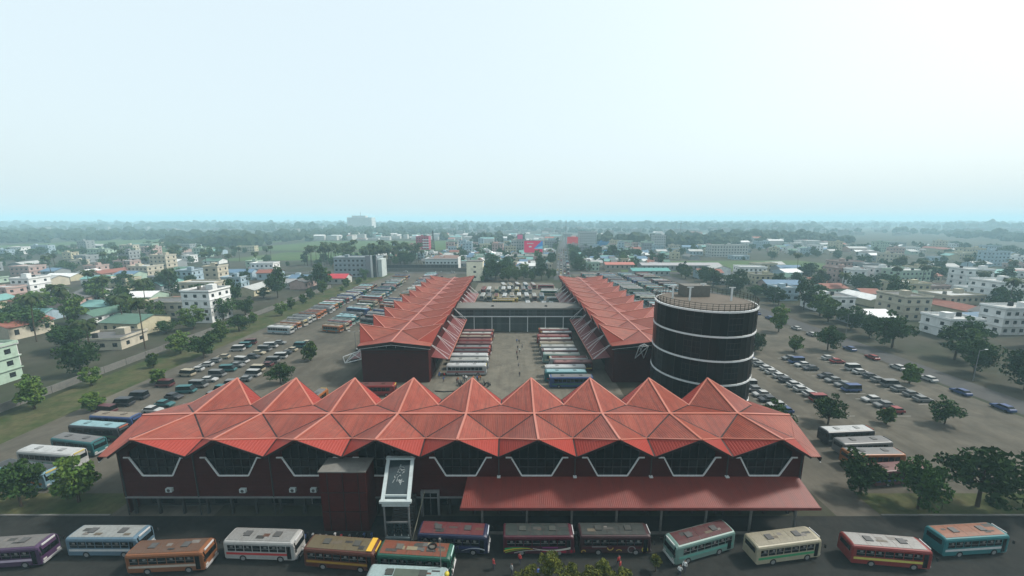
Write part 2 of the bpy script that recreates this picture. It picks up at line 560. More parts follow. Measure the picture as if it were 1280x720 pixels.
wb = MB().prism([(x, FY + 0.16, z) for x, z in win_pts], (0, 0.06, 0)).mesh('pane', M_glass)
fr = MB()
for a, c in (((-3.9, 9.75), (-2.25, 6.7)), ((-2.25, 6.7), (2.25, 6.7)), ((2.25, 6.7), (3.9, 9.75))):
    fr.beam((a[0], FY - 0.05, a[1]), (c[0], FY - 0.05, c[1]), 0.18, 0.16, up=(0, 1, 0))
for sx in (-1, 1):
    fr.beam((sx * 3.9, FY - 0.05, 9.72), (sx * 4.7, FY - 0.05, 9.72), 0.18, 0.15, up=(0, 1, 0))
fr_me = fr.mesh('frame', M_white)
mul = []
for x in (-2.6, -1.3, 0, 1.3, 2.6):
    zlo = 6.75 if abs(x) < 2.2 else 7.4
    mul.append(MB().box(x - .05, x + .05, FY + .06, FY + .15, zlo, 12.9 - abs(x) * 0.72).mesh('mullion', M_mull))
mul.append(MB().box(-3.7, 3.7, FY + .05, FY + .14, 9.35, 9.45).mesh('mullion', M_mull))
mul.append(MB().box(-2.6, 2.6, FY + .05, FY + .14, 8.0, 8.08).mesh('mullion', M_mull))
for i in range(NF):
    x = S0 + i * MF
    ob('wall', wall_f, hall, (x, 0, 0))
    ob('wall', wall_b, hall, (x, 0, 0))
    w = ob('window', wb, hall, (x, 0, 0))
    ob('frame', fr_me, w)
    for m_ in mul:
        ob('mullion', m_, w)
for x, nm in ((XL, 'wall'), (XR, 'wall')):
    MB().box(x - 0.15, x + 0.15, FY + .35, BY - .35, 0, 10.6).build('wall', M_maroon, hall)
# interior floor slab and ground storey behind the facade
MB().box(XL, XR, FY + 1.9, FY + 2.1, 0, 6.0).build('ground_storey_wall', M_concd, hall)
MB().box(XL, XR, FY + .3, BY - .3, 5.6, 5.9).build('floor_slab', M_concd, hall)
MB().box(XL + 0.3, XR - .3, FY - 0.25, FY + 0.02, 2.95, 3.12).build('ledge', M_steel, hall)
MB().box(XL, XR, BY - 0.28, BY - 0.02, 0, 3.05).build('ground_storey_wall', M_maroon, hall)
for i in range(28):
    x = XL + 1.2 + i * (XR - XL - 2.4) / 27
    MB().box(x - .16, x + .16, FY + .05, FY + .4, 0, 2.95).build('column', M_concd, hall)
for x in (-12.0, -6.2, -24.5, -30):      # shopfronts in the ground storey
    f = MB().box(x - 1.7, x + 1.7, FY + 1.75, FY + 1.85, .5, 2.7).build('shop_window', M_glass, hall)
    fb = MB()
    for xx in (-1.75, 0, 1.75):
        fb.box(x + xx - .06, x + xx + .06, FY + 1.66, FY + 1.74, .4, 2.8)
    fb.box(x - 1.8, x + 1.8, FY + 1.66, FY + 1.74, 2.78, 2.9)
    fb.build('frame', M_steel, f)
# white portal round the doorway
por = MB()
por.box(-13.9, -13.6, FY - .45, FY - .05, 0, 4.3).box(-11.4, -11.1, FY - .45, FY - .05, 0, 4.3).box(-13.6, -11.4, FY - .45, FY - .05, 4.0, 4.3)
por.build('door_portal', M_steel, hall)
dr = MB().box(-13.55, -11.45, FY - .2, FY - .1, 0, 3.95).build('door', M_glass, hall)
MB().box(-12.54, -12.46, FY - .26, FY - .21, 0, 3.95).build('mullion', M_steel, dr)
# the red canopy over the bus bays: ribbed sheets
cx0, cx1 = -7.3, XR - 0.5
n_c = 8
for i in range(n_c):
    a, c = cx0 + (cx1 - cx0) * i / n_c, cx0 + (cx1 - cx0) * (i + 1) / n_c
    b = MB()
    ins = 0.55 if i == 0 else 0.0
    b.prism([(a, FY - 4.6, 4.95), (c, FY - 4.6, 4.95), (c, FY - 0.03, 6.5), (a + ins, FY - 0.03, 6.5)], (0, 0, -0.1))
    b.build('canopy_sheet', M_canopy, hall)
MB().box(cx0 - .05, cx1 + .05, FY - 4.72, FY - 4.6, 4.62, 5.02).build('canopy_fascia', mat('fascia_red', (0.20, 0.035, 0.03), 0.5, 0.4), hall)
for i in range(8):
    x = cx0 + 3.0 + i * 6.45
    MB().tube((x, FY - 3.7, 0), (x, FY - 3.7, 5.05), 0.17, n=10).build('column', M_conc, hall)
    MB().tube((x, FY - 3.7, 3.9), (x, FY - 1.2, 5.9), 0.08).build('brace', M_steel, hall)
MB().box(cx0, cx1, FY - 3.9, FY - 3.5, 0.0, 0.16).build('kerb', M_conc, hall)
# left hand projecting block
blk = MB().box(-27.5, -20.9, FY - 3.3, FY - 0.02, 0, 9.55).build('projecting_block', M_maroon, hall)
MB().box(-27.6, -20.8, FY - 3.4, FY - 0.03, 9.55, 9.72).build('coping', M_conc, blk)
for x in (-26.4, -24.2, -22.0):
    MB().box(x - .06, x + .06, FY - 3.36, FY - 3.31, 0.2, 9.4).build('joint', M_gutter, blk)
for z in (3.2, 6.3):
    MB().box(-27.4, -21, FY - 3.37, FY - 3.31, z, z + .1).build('joint', M_gutter, blk)
for x in (-45.5, -50.5, -55.5, -36.5):
    f = MB().box(x - 1.7, x + 1.7, FY + 1.75, FY + 1.85, .5, 2.7).build('shop_window', M_glass, hall)
    MB().box(x - 1.8, x + 1.8, FY + 1.66, FY + 1.74, 2.78, 2.9).build('frame', M_steel, f)
dp = MB().tube((0, FY - .14, 0), (0, FY - .14, 10.3), .09, n=8).mesh('downpipe', M_mull)
for i in range(NF + 1):
    x = XL + i * MF
    if not (-27.8 < x < -20.6 or -19.2 < x < -13):
        ob('downpipe', dp, hall, (min(max(x, XL + .4), XR - .4), 0, 0))
for x, z in ((-30.2, 4.1), (-33.4, 4.1), (-41.0, 4.0), (-52.2, 4.1)):
    a_ = MB().box(x - .45, x + .45, FY - .42, FY - .02, z, z + .62).build('cooling_unit', M_frame, hall)
    MB().tube((x, FY - .44, z + .31), (x, FY - .425, z + .31), .25, n=12).build('fan_grille', M_mull, a_)
# small floodlights under the eaves
for x in (-2.0, 9.5, 21.0, 32.5):
    f = MB().box(x - .25, x + .25, FY - .55, FY - .1, 6.62, 6.8).build('floodlight', M_white, hall)

# sloped glass stair roof in a white frame
sk = thing('stair_skylight', 'white framed sloping glass stair roof with pale strokes leaning against the maroon front', 'skylight', (0, 0, 0))
A0, A1 = Vector((-18.5, 52.0, 10.0)), Vector((-14.7, 52.0, 10.0))
B0, B1 = Vector((-18.0, 47.0, 6.5)), Vector((-14.2, 47.0, 6.5))
def skp(u, v, lift=0.0):
    p = A0.lerp(A1, u).lerp(B0.lerp(B1, u), v)
    nrm = (A1 - A0).cross(B0 - A0).normalized()
    if nrm.z < 0:
        nrm = -nrm
    return p + nrm * lift
g_ = MB().prism([skp(.08, .05), skp(.92, .05), skp(.92, .93), skp(.08, .93)], (0, 0, -.06)).build('pane', M_glassteal, sk)
for a, c in (((0.03, -.02), (0.03, 1.0)), ((.97, -.02), (.97, 1.0)), ((-.06, 0.02), (1.06, .02)), ((-.08, 0.985), (1.08, .985)), ((0.06, .87), (.94, .87))):
    MB().beam(skp(*a, .05), skp(*c, .05), .5 if a[0] != .06 else .18, .34).build('frame', M_frame, sk)
sb = MB()
sr = random.Random(3)
for k in range(26):        # short pale lines scattered over the pane
    u, v = sr.uniform(.38, .68), sr.uniform(.22, .56)
    u += (0.4 - v) * 0.25
    du, dv = sr.uniform(-.16, .16), sr.uniform(-.08, .08)
    sb.beam(skp(u, v, .06), skp(min(.85, max(.2, u + du)), v + dv, .06), .10, .01)
sb.build('strokes', mat('stroke_white', (.45, .5, .5), .7, .2), sk)
MB().prism([skp(0, .985, -.1), skp(1, .985, -.1), skp(1, .985, -.1) - Vector((0, 0, .6)), skp(0, .985, -.1) - Vector((0, 0, .6))], (0, -.2, 0)).build('fascia', M_frame, sk)
for x in (-17.8, -14.4):
    MB().box(x - .1, x + .1, 47.1, 47.3, .9, 6.1).build('post', M_steel, sk)
MB().box(-17.9, -14.3, 47.2, 47.34, 3.0, 3.2).build('beam', M_steel, sk)
MB().box(-17.9, -14.3, 46.9, 47.5, 0.0, .9).build('plinth', mat('plinth_pale', (.22, .28, .29), .7, .3), sk)
for k, x in enumerate((-17.1, -16.1, -15.1)):
    MB().box(x - .42, x + .42, 47.24, 47.3, .95, 2.95).build('pane', M_glassteal, sk)
MB().beam((-13.9, 46.6, .9), (-13.2, 51.9, 4.6), .09, .09).build('handrail', mat('rail_pale', (.35, .34, .25), .5, .4), sk)
st = MB()
for k in range(14):
    st.box(-17.6, -14.5, 47.6 + k * .3, 47.9 + k * .3, 0, .2 + k * .3)
st.build('steps', M_concd, sk)

# ------------------------------------------------------------------ platform wings
def tie_rods(b, top, outs, r=0.075):
    for q in outs:
        b.tube(top, q, r, n=5)

def wing(name, label, sx, inner, MW=10.9, n=10, y0=108.6):
    W, zn = 12.1, 12.9
    root = thing(name, label, 'building', (sx, 0, 0))
    a1, a2, inf2 = roof_kit(MW, W, zn, 'Y', M_roof_y)
    put_roof(root, a1, a2, inf2, y0, n, MW, zn, 'Y', M_roof_y, end=4.4)
    ys, ye = y0 - MW / 2 - 1.6, y0 + (n - 1) * MW + MW / 2 + 1.5
    # body: solid end blocks, open-sided hall between with columns
    for (p, q) in ((ys - .3, ys + 9), (ye - 9, ye)):
        bl = MB().box(-9.3, 9.3, p, q, 0, 9.4).build('end_block', M_maroon, root)
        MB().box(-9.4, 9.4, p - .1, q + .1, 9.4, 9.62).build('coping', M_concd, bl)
        MB().box(-9.25, 9.25, p - .06, p - .01, 8.6, 8.75).build('string_course', M_soffit, bl)
    MB().box(-9.0, 9.0, ys + 9, ye - 9, 5.7, 9.4).build('upper_wall', M_maroon, root)
    MB().box(-5.5, 5.5, ys + 9, ye - 9, 0, 5.7).build('core_wall', M_concd, root)
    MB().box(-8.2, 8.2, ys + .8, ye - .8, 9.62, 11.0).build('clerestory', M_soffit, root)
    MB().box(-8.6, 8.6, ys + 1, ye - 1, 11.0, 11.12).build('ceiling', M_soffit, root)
    for k in range(7):
        x = -7.8 + k * 2.6
        MB().box(x - .06, x + .06, ys + .7, ys + .79, 9.62, 11.0).build('mullion', M_steel, root)
    for k in range(n + 1):
        y = ys + 9 + (ye - ys - 18) * k / n
        for sg in (-1, 1):
            MB().box(sg * 8.6 - .22, sg * 8.6 + .22, y - .22, y + .22, 0, 5.7).build('column', M_conc, root)
    # roof posts
    for k in range(n + 1):
        y = y0 - MW / 2 + k * MW
        for sg in (-1, 1):
            MB().tube((sg * 8.4, y, 9.6), (sg * 9.8, y, 10.75), .14).build('roof_strut', M_steel, root)
    # hung canopies with white tie rods on both long sides
    for sg in (-1, 1):
        spans = [(104.5, 149.0), (164.0, 203.0)] if sg == inner else [(104.5, 203.0)]
        for (p, q) in spans:
            nb = max(2, round((q - p) / (MW / 2)))
            st_ = (q - p) / nb
            for k in range(nb):
                u, v = p + k * st_, p + (k + 1) * st_
                MB().prism([(sg * 8.9, u + .03, 6.3), (sg * 14.2, u + .03, 5.55), (sg * 14.2, v - .03, 5.55), (sg * 8.9, v - .03, 6.3)], (0, 0, -.12)).build('canopy_sheet', M_canopy_y, root)
            MB().box(min(sg * 14.2, sg * 14.36), max(sg * 14.2, sg * 14.36), p, q, 5.28, 5.7).build('canopy_fascia', M_cap if sg == inner else M_gutter, root)
            nr = max(2, round((q - p) / MW * 1.3))
            sr_ = (q - p) / nr
            for k in range(nr + 1):
                y = p + k * sr_
                top = (sg * 9.3, y, 10.1)
                b = MB()
                b.tube((sg * 9.25, y - .22, 10.1), (sg * 14.1, y - .22, 5.72), .052, n=5)
                b.tube((sg * 9.25, y + .22, 10.1), (sg * 14.1, y + .22, 5.72), .052, n=5)
                b.build('tie_rod', M_white, root)
                for dy in (-sr_ * .34, sr_ * .34):
                    if p <= y + dy <= q:
                        MB().tube(top, (sg * 14.05, y + dy, 5.74), .05, n=5).build('tie_rod', M_white, root)
    # white lattice brackets at the near corners
    for sg in (-inner,):
        b = MB()
        y = ys + .2
        c0, c1 = (sg * 9.5, y, 9.2), (sg * 9.5, y, 6.6)
        o0, o1 = (sg * 14.2, y - .8, 7.6), (sg * 13.8, y - .8, 5.8)
        for p, q in ((c0, o0), (c1, o1), (c0, o1), (o0, o1), (c0, c1), ((sg * 11.8, y - .4, 8.4), c1), ((sg * 11.8, y - .4, 8.4), o1)):
            b.tube(p, q, .1, n=5)
        b.build('bracket', M_white, root)
    return root

wing('platform_wing', 'long red folded roof wing beside the open gravel bus lot', -32.4, 1)
wing_t = wing('platform_wing', 'long red folded roof wing beside the round dark glass tower', 37.4, -1)

# ------------------------------------------------------------------ link building across the yard
M_lwin = glass('link_window', (.06, .08, .08), .25, .4, rand=.5)
M_shut = mat('link_shutter', (.11, .135, .13), .6, .3, var=.35, vscale=1.2, rand=.35, wave=(2, 4.0), bump=.4)
lk = thing('link_building', 'dark glazed two level link with flat concrete roof joining the two wings', 'building', (0, 0, 0))
MB().box(-23.5, 28.6, 150, 162, 9.3, 9.65).build('roof_slab', M_conc, lk)
MB().box(-23.5, 28.6, 149.9, 150.05, 9.66, 9.9).build('parapet', M_conc, lk)
MB().box(-23, 28, 150.6, 161.5, 6.5, 9.28).build('upper_wall', mat('link_glazing', (.07, .088, .085), .3, .4, var=.5, vscale=1.5), lk)
MB().box(-23, 28, 151.4, 161.0, 0, 6.3).build('lower_wall', mat('link_panel', (.10, .12, .115), .5, .35, var=.4, vscale=1.0), lk)
MB().box(-23.2, 28.3, 149.7, 151.2, 6.3, 6.52).build('ledge', M_white, lk)
for k in range(8):
    x = -22.5 + 7.2 * k
    MB().box(x - .16, x + .16, 150.2, 150.55, 0, 6.28).build('column', M_white if k else M_conc, lk)
    if k < 7:
        for j in range(4):
            xx = x + .3 + j * 1.68
            p = MB().box(xx + .06, xx + 1.6, 150.5, 150.57, 6.75, 9.0).build('window', M_lwin, lk)
            MB().box(xx + .06, xx + 1.6, 150.44, 150.49, 7.8, 7.88).build('mullion', M_steel, p)
            q = MB().box(xx + .06, xx + 1.6, 151.28, 151.37, .4, 5.9).build('shutter', M_shut, lk)
            MB().box(xx + .06, xx + 1.6, 151.2, 151.26, 3.0, 3.14).build('rail', M_steel, q)
for x in (-8, 14):
    MB().box(x - .5, x + .5, 154, 155, 9.66, 10.1).build('roof_vent', M_concd, lk)

# ------------------------------------------------------------------ round tower
TX, TY, TR = 43.6, 85.2, 10.4
tw = thing('round_tower', 'round tower of near black glass ringed by white bands with a railed roof deck', 'tower', (TX, TY, 0))
def ringband(r0, r1, z0, z1, n=64):
    b = MB()
    rs = []
    for (r, z) in ((r0, z0), (r1, z0), (r1, z1), (r0, z1)):
        rs.append([(r * math.cos(2 * math.pi * i / n), r * math.sin(2 * math.pi * i / n), z) for i in range(n)])
    rs.append(rs[0])
    return b.rings(rs, cap=False)
zr = [0.4, 5.8, 11.0, 16.2, 21.4, 26.6]
npan = 40
for k in range(5):
    me = MB()
    for j in range(1):
        a0, a1 = 0.004, 2 * math.pi / npan - 0.004
        z0, z1 = 0.02, zr[k + 1] - zr[k] - .02
        pts = [(TR * math.cos(a0), TR * math.sin(a0), z0), (TR * math.cos(a1), TR * math.sin(a1), z0),
               (TR * math.cos(a1), TR * math.sin(a1), z1), (TR * math.cos(a0), TR * math.sin(a0), z1)]
        cen = Vector((math.cos((a0 + a1) / 2), math.sin((a0 + a1) / 2), 0)) * -0.08
        me.prism(pts, cen)
    pm = me.mesh('glass_panel', M_towerglass)
    trn = MB().box(TR + .0, TR + .05, .15, 1.5, 2.2, 2.3).mesh('transom', M_steel) if False else None
    for j in range(npan):
        o = ob('glass_panel', pm, tw, (0, 0, zr[k]), 2 * math.pi * j / npan)
for k, z in enumerate(zr[1:]):
    ringband(TR - .2, TR + .16, z - .18, z + .18).build('white_band', M_white, tw)
core = MB()
core.rings([[((TR - .4) * math.cos(2 * math.pi * i / 48), (TR - .4) * math.sin(2 * math.pi * i / 48), z) for i in range(48)] for z in (0, 26.7)])
core.build('core', M_concd, tw)
mull = MB().box(TR - .02, TR + .07, -.05, .05, 0.4, 26.4).mesh('mullion', mat('tower_mullion', (.03, .032, .032), .5, .4))
for j in range(npan // 2):
    ob('mullion', mull, tw, (0, 0, 0), 4 * math.pi * j / npan)
for k in range(5):
    for j in range(0, npan, 5):
        b = MB()
        a = 2 * math.pi * 2 / npan
        h0, h1 = zr[k] + 1.3, zr[k] + 3.9
        for t in (0, .25, .5, .75, 1):
            ang = a * t
            b.box(TR + .005, TR + .05, -.04, .04, h0, h1) if t == 0 else b.tube((TR * math.cos(ang) + .03, TR * math.sin(ang), h0), (TR * math.cos(ang) + .03, TR * math.sin(ang), h1), .04, n=4)
        for z in (h0, (h0 + h1) / 2, h1):
            for q in range(2):
                b.beam(((TR + .03) * math.cos(a * q / 2), (TR + .03) * math.sin(a * q / 2), z), ((TR + .03) * math.cos(a * (q + 1) / 2), (TR + .03) * math.sin(a * (q + 1) / 2), z), .06, .07)
        ob('window_grid', b.mesh('window_grid', M_mull), tw, (0, 0, 0), 2 * math.pi * j / npan)
deck = MB()
deck.rings([[((TR - .5) * math.cos(2 * math.pi * i / 48), (TR - .5) * math.sin(2 * math.pi * i / 48), z) for i in range(48)] for z in (26.72, 26.95)])
deck.build('roof_deck', mat('deck_brown', (.2, .17, .14), .85, .2, dirt=(.09, .08, .07)), tw)
for k, z in enumerate((27.3, 27.75, 28.2)):
    ringband(TR - .04, TR + .04, z, z + .07, 48).build('guard_rail', M_concd, tw)
pst = MB().box(TR - .04, TR + .04, -.04, .04, 26.8, 28.25).mesh('rail_post', M_concd)
for j in range(60):
    ob('rail_post', pst, tw, (0, 0, 0), 2 * math.pi * j / 60)
for (x, y) in ((-6.6, 1.5), (-3.6, -.5), (1.5, 4), (5.5, -1)):
    MB().box(x - .15, x + .15, y - .15, y + .15, 26.95, 29.9).build('mast', M_white, tw)
    MB().box(x - .7, x + .7, y - .08, y + .08, 29.9, 30.1).build('mast_arm', M_white, tw)
MB().box(-3, 3, 3.5, 7, 26.95, 29.6).build('roof_room', M_conc, tw)
# white lattice bracket carrying the ridge overhang of the tower wing
for (p, q) in (((-3.4, 98.2, 11.6), (-3.4, 101.0, 7.2)), ((-1.0, 98.2, 11.6), (-1.0, 101.0, 7.2)), ((-3.4, 98.2, 11.6), (-1.0, 98.2, 11.6)), ((-3.4, 98.2, 11.6), (-1.0, 101.0, 7.2)),
               ((-1.0, 98.2, 11.6), (-3.4, 101.0, 7.2)), ((-2.2, 98.0, 12.3), (-3.4, 98.2, 11.6)), ((-2.2, 98.0, 12.3), (-1.0, 98.2, 11.6)), ((-2.2, 98.0, 12.3), (-2.2, 101.0, 9.0))):
    MB().tube(p, q, .11).build('truss_member', M_white, wing_t)

# ------------------------------------------------------------------ vehicles
def wheel_meshes(r, w):
    b = MB()
    n = 16
    prof = [(r * .6, -w / 2), (r * .93, -w / 2), (r, -w / 4), (r, w / 4), (r * .93, w / 2), (r * .6, w / 2)]
    b.rings([[(q * math.cos(2 * math.pi * i / n), y, q * math.sin(2 * math.pi * i / n)) for i in range(n)] for q, y in prof])
    c = MB()
    c.rings([[(q * math.cos(2 * math.pi * i / n), y, q * math.sin(2 * math.pi * i / n)) for i in range(n)] for q, y in ((r * .58, -w / 2 - .01), (r * .58, w / 2 + .01))])
    return b.mesh('tyre', M_black), c.mesh('rim', M_rim)

def bus_section(x, w, zb, zt, k=1.0):
    p = [(-w, zb), (-w, zt - .36), (-w + .08, zt - .16), (-w + .3, zt - .04), (-.45, zt), (.45, zt), (w - .3, zt - .04), (w - .08, zt - .16), (w, zt - .36), (w, zb)]
    return [(x, y * k, z) for y, z in p]

def bus_kit(L, zt=3.15, detail=False, rows=8):
    w = 1.25
    h = L / 2
    b = MB()
    b.rings([bus_section(-h, w, .55, zt - .12, .95), bus_section(-h + .18, w, .42, zt), bus_section(h - .45, w, .40, zt),
             bus_section(h - .12, w, .40, zt - .14, .97), bus_section(h, w, .5, zt - .75, .92)])
    kit = [('body', b.mesh('body', M_paint), 'body', None, (0, 0, 0))]
    rb = MB()
    npn = 5 if detail else 1
    for k in range(npn):
        x0 = -h + .3 + (L - .9) * k / npn
        x1 = -h + .3 + (L - .9) * (k + 1) / npn - (.04 if detail else 0)
        q = MB()
        pr = [(-1.02, zt - .075), (-.45, zt - .004), (.45, zt - .004), (1.02, zt - .075)]
        q.rings([[(x, y, z + .035) for y, z in pr] + [(x, y, z - .02) for y, z in reversed(pr)] for x in (x0, x1)])
        kit.append(('roof_panel', q.mesh('roof_panel', M_roofpaint), 'roof', None, (0, 0, 0)))
    for k, x in enumerate((-h * .45, h * .4)):
        kit.append(('roof_hatch', MB().box(x - .45, x + .45, -.4, .4, zt + .02, zt + .14).mesh('roof_hatch', M_roofpaint), 'hatch', None, (0, 0, 0)))
    # windows
    x_a, x_b = -h + .5, h - 1.15
    st = (x_b - x_a) / rows
    for sy in (-1, 1):
        y0, y1 = sorted((sy * (w - .03), sy * (w + .012)))
        if detail:
            for k in range(rows):
                pane = MB().box(x_a + k * st + .06, x_a + (k + 1) * st - .06, y0, y1, zt - 1.5, zt - .62).mesh('window', M_vglass)
                kit.append(('window', pane, None, None, (0, 0, 0)))
                pi = len(kit) - 1
                y2, y3 = sorted((sy * (w + .014), sy * (w + .03)))
                kit.append(('window_bar', MB().box(x_a + k * st + .06, x_a + (k + 1) * st - .06, y2, y3, zt - 1.12, zt - 1.08).mesh('window_bar', M_rim), None, pi, (0, 0, 0)))
                if k % 2 == 0 or rnd.random() < .5:
                    xx = x_a + (k + .3 + .3 * rnd.random()) * st
                    kit.append(('curtain', MB().box(xx, xx + .35, y2, y3, zt - .98, zt - .72).mesh('curtain', mat('curtain_pale', (.25, .25, .24), .9, .1)), None, pi, (0, 0, 0)))
        else:
            q = MB()
            for k in range(rows):
                q.box(x_a + k * st + .05, x_a + (k + 1) * st - .05, y0, y1, zt - 1.5, zt - .6)
            kit.append(('window_row', q.mesh('window_row', M_vglass), None, None, (0, 0, 0)))
        y0, y1 = sorted((sy * (w - .02), sy * (w + .008)))
        kit.append(('side_stripe', MB().box(-h + .3, h - .6, y0, y1, 1.05, 1.38).mesh('side_stripe', M_plain), 'stripe', None, (0, 0, 0)))
    # windscreen follows the raked front
    q = MB()
    a = [(h - .10, zt - .28, .97), (h + .012, zt - .85, .94), (h + .02, zt - 1.55, .94)]
    q.rings([[(x, -1.1 * k, z), (x, 1.1 * k, z), (x - .1, 1.1 * k, z), (x - .1, -1.1 * k, z)] for x, z, k in a])
    kit.append(('windscreen', q.mesh('windscreen', M_vglass), None, None, (0, 0, 0)))
    wi = len(kit) - 1
    kit.append(('wiper_post', MB().box(h + .022, h + .05, -.03, .03, zt - 1.5, zt - .8).mesh('wiper_post', M_black), None, wi, (0, 0, 0)))
    kit.append(('destination_board', MB().box(h - .1, h + .0, -.8, .8, zt - .26, zt - .04).mesh('destination_board', M_plain), 'board', None, (0, 0, 0)))
    kit.append(('rear_window', MB().box(-h - .012, -h + .05, -.9, .9, zt - 1.25, zt - .55).mesh('rear_window', M_vglass), None, None, (0, 0, 0)))
    kit.append(('bumper', MB().box(h - .05, h + .14, -1.12, 1.12, .42, .72).mesh('bumper', M_plain, bevel=.03), 'bumper', None, (0, 0, 0)))
    for sy in (-1, 1):
        kit.append(('headlight', MB().box(h - .05, h + .05, sy * .82 - .2, sy * .82 + .2, .82, 1.05).mesh('headlight', M_lamp), None, None, (0, 0, 0)))
    ty, ri = wheel_meshes(.5, .3)
    for x in (-h * .48, h * .58):
        for sy in (-1, 1):
            kit.append(('wheel', ty, None, None, (x, sy * 1.12, .5)))
            kit.append(('rim', ri, None, len(kit) - 1, (0, 0, 0)))
    if detail:
        for sy in (-1, 1):
            b = MB()
            b.tube((h - .1, sy * 1.15, 2.3), (h + .35, sy * 1.4, 2.3), .03, n=5)
            b.box(h + .28, h + .4, sy * 1.4 - .1, sy * 1.4 + .1, 1.85, 2.3)
            kit.append(('mirror', b.mesh('mirror', M_black), None, None, (0, 0, 0)))
        kit.append(('door', MB().box(h - 1.05, h - .5, -1.272, -1.22, .55, 2.5).mesh('door', M_vglass), None, None, (0, 0, 0)))
        kit.append(('door', MB().box(-h + .6, -h + 1.2, 1.22, 1.272, .55, 2.5).mesh('door', M_vglass), None, None, (0, 0, 0)))
    return kit

BUS_D = bus_kit(9.6, 3.1, True, 7)
BUS_L = bus_kit(11.7, 3.2, False, 9)
BUS_M = bus_kit(10.2, 3.1, False, 8)
BUS_S = bus_kit(8.4, 2.95, False, 6)

def ribbon(o, pts, color, side=-1, off=0.0):
    """painted swoosh on the bus flank: pts = (x, z, half width)"""
    y = side * (1.262 + off)
    top = [(x, y, z + w) for x, z, w in pts]
    bot = [(x, y, z - w) for x, z, w in pts]
    b = MB()
    n = len(pts)
    b.poly(top + bot, [(i, i + 1, n + i + 1, n + i) for i in range(n - 1)])
    return b.build('painted_swoosh', M_plain, o, color=color, fix=False)

def arc(cx, cz, r, t0, t1, w, n=12):
    b = []
    for i in range(n + 1):
        t = t0 + (t1 - t0) * i / n
        b.append((cx, cz, r, t, w))
    return b

def ringmark(o, cx, cz, r0, r1, color, t0=0, t1=360):
    b = MB()
    n = 20
    pts = []
    for r in (r0, r1):
        for i in range(n + 1):
            t = R(t0 + (t1 - t0) * i / n)
            pts.append((cx + r * math.cos(t), -1.268, cz + r * math.sin(t)))
    b.poly(pts, [(i, i + 1, n + 2 + i, n + 1 + i) for i in range(n)])
    return b.build('painted_ring', M_plain, o, color=color, fix=False)

def curve(x0, z0, x1, z1, bow, w0, w1, n=14):
    out = []
    for i in range(n + 1):
        t = i / n
        out.append((x0 + (x1 - x0) * t, z0 + (z1 - z0) * t + bow * 4 * t * (1 - t), w0 + (w1 - w0) * t))
    return out

G_FORE = 'private buses standing in the forecourt'
blue = place(BUS_D, 'bus', 'dark blue bus with faded red roof parked before the white door portal', 'bus', (-8.0, 46.3, .01), R(-3), G_FORE,
             dict(body=(.015, .022, .07), roof=(.15, .032, .036), hatch=(.09, .09, .09), stripe=(.03, .04, .12), board=(.5, .55, .6), bumper=(.5, .5, .5)))
ribbon(blue, curve(1.2, .7, 4.4, 1.0, .35, .02, .09), (.5, .52, .56), off=.012)
green = place(BUS_D, 'bus', 'green fronted bus with patchy rusty orange roof beside the lamp post', 'bus', (-12.4, 43.0, .01), R(-4), G_FORE,
              dict(body=(.016, .12, .08), roof=(.24, .075, .042), hatch=(.16, .15, .13), stripe=(.01, .03, .03), board=(.45, .62, .58), bumper=(.5, .5, .5)))
ribbon(green, curve(3.2, .6, 4.75, 1.9, -.3, .12, .05), (.6, .62, .62), off=.012)
rp = random.Random(5)
for k in range(8):       # grey patches and a coiled tarp on the rusty roof
    x, y = rp.uniform(-2.2, 2.6), rp.uniform(-.7, .6)
    q = MB().box(x, x + rp.uniform(.4, 1.4), y, y + rp.uniform(.2, .6), 3.14, 3.155 + .004 * k)
    q.build('roof_patch', M_plain, green, color=[(.09, .09, .085), (.2, .17, .11), (.05, .05, .05)][k % 3])
tb = MB()
for i in range(16):
    t0, t1 = 2 * math.pi * i / 16, 2 * math.pi * (i + 1) / 16
    tb.tube((2.1 + .5 * math.cos(t0), .2 + .45 * math.sin(t0), 3.3), (2.1 + .5 * math.cos(t1), .2 + .45 * math.sin(t1), 3.3), .1, n=6)
tag(tb.build('spare_tyre', M_black, green))
rain = place(BUS_D, 'bus', 'red bus with green, yellow and white swooshes under the canopy edge', 'bus', (3.6, 46.1, .01), 0, G_FORE,
             dict(body=(.09, .010, .025), roof=(.03, .042, .038), hatch=(.07, .08, .07), stripe=(.05, .012, .03), board=(.5, .5, .5), bumper=(.3, .05, .06)))
ribbon(rain, curve(-4.6, 1.15, -1.2, 1.25, .12, .14, .05), (.03, .30, .10), off=.012)
ribbon(rain, curve(-4.7, .85, -.8, 1.1, .25, .10, .04), (.55, .42, .03), off=.014)
ribbon(rain, curve(-4.5, .6, -1.6, .95, .2, .07, .02), (.25, .42, .05), off=.016)
ribbon(rain, curve(-3.3, .55, .2, .95, .15, .05, .03), (.5, .5, .5), off=.018)
ribbon(rain, curve(-.8, 1.25, 4.3, 1.3, -.35, .03, .16), (.62, .58, .52), off=.020)
ribbon(rain, curve(.4, .8, 4.6, .8, -.1, .05, .22), (.30, .015, .04), off=.010)
ribbon(rain, curve(.5, 1.36, 2.6, 1.36, 0, .07, .07), (.30, .05, .22), off=.022)
ringb = place(BUS_D, 'bus', 'maroon bus painted with yellow and grey rings beneath the canopy', 'bus', (14.0, 46.2, .01), 0, G_FORE,
              dict(body=(.05, .014, .018), roof=(.035, .043, .04), hatch=(.06, .065, .06), stripe=(.07, .014, .02), board=(.4, .4, .4), bumper=(.1, .1, .1)))
ringmark(ringb, 2.2, .95, .42, .56, (.2, .2, .2))
ringmark(ringb, 4.0, .95, .30, .44, (.42, .36, .04), -30, 230)
ringmark(ringb, -.7, 1.25, .30, .44, (.45, .30, .05), 180, 360)
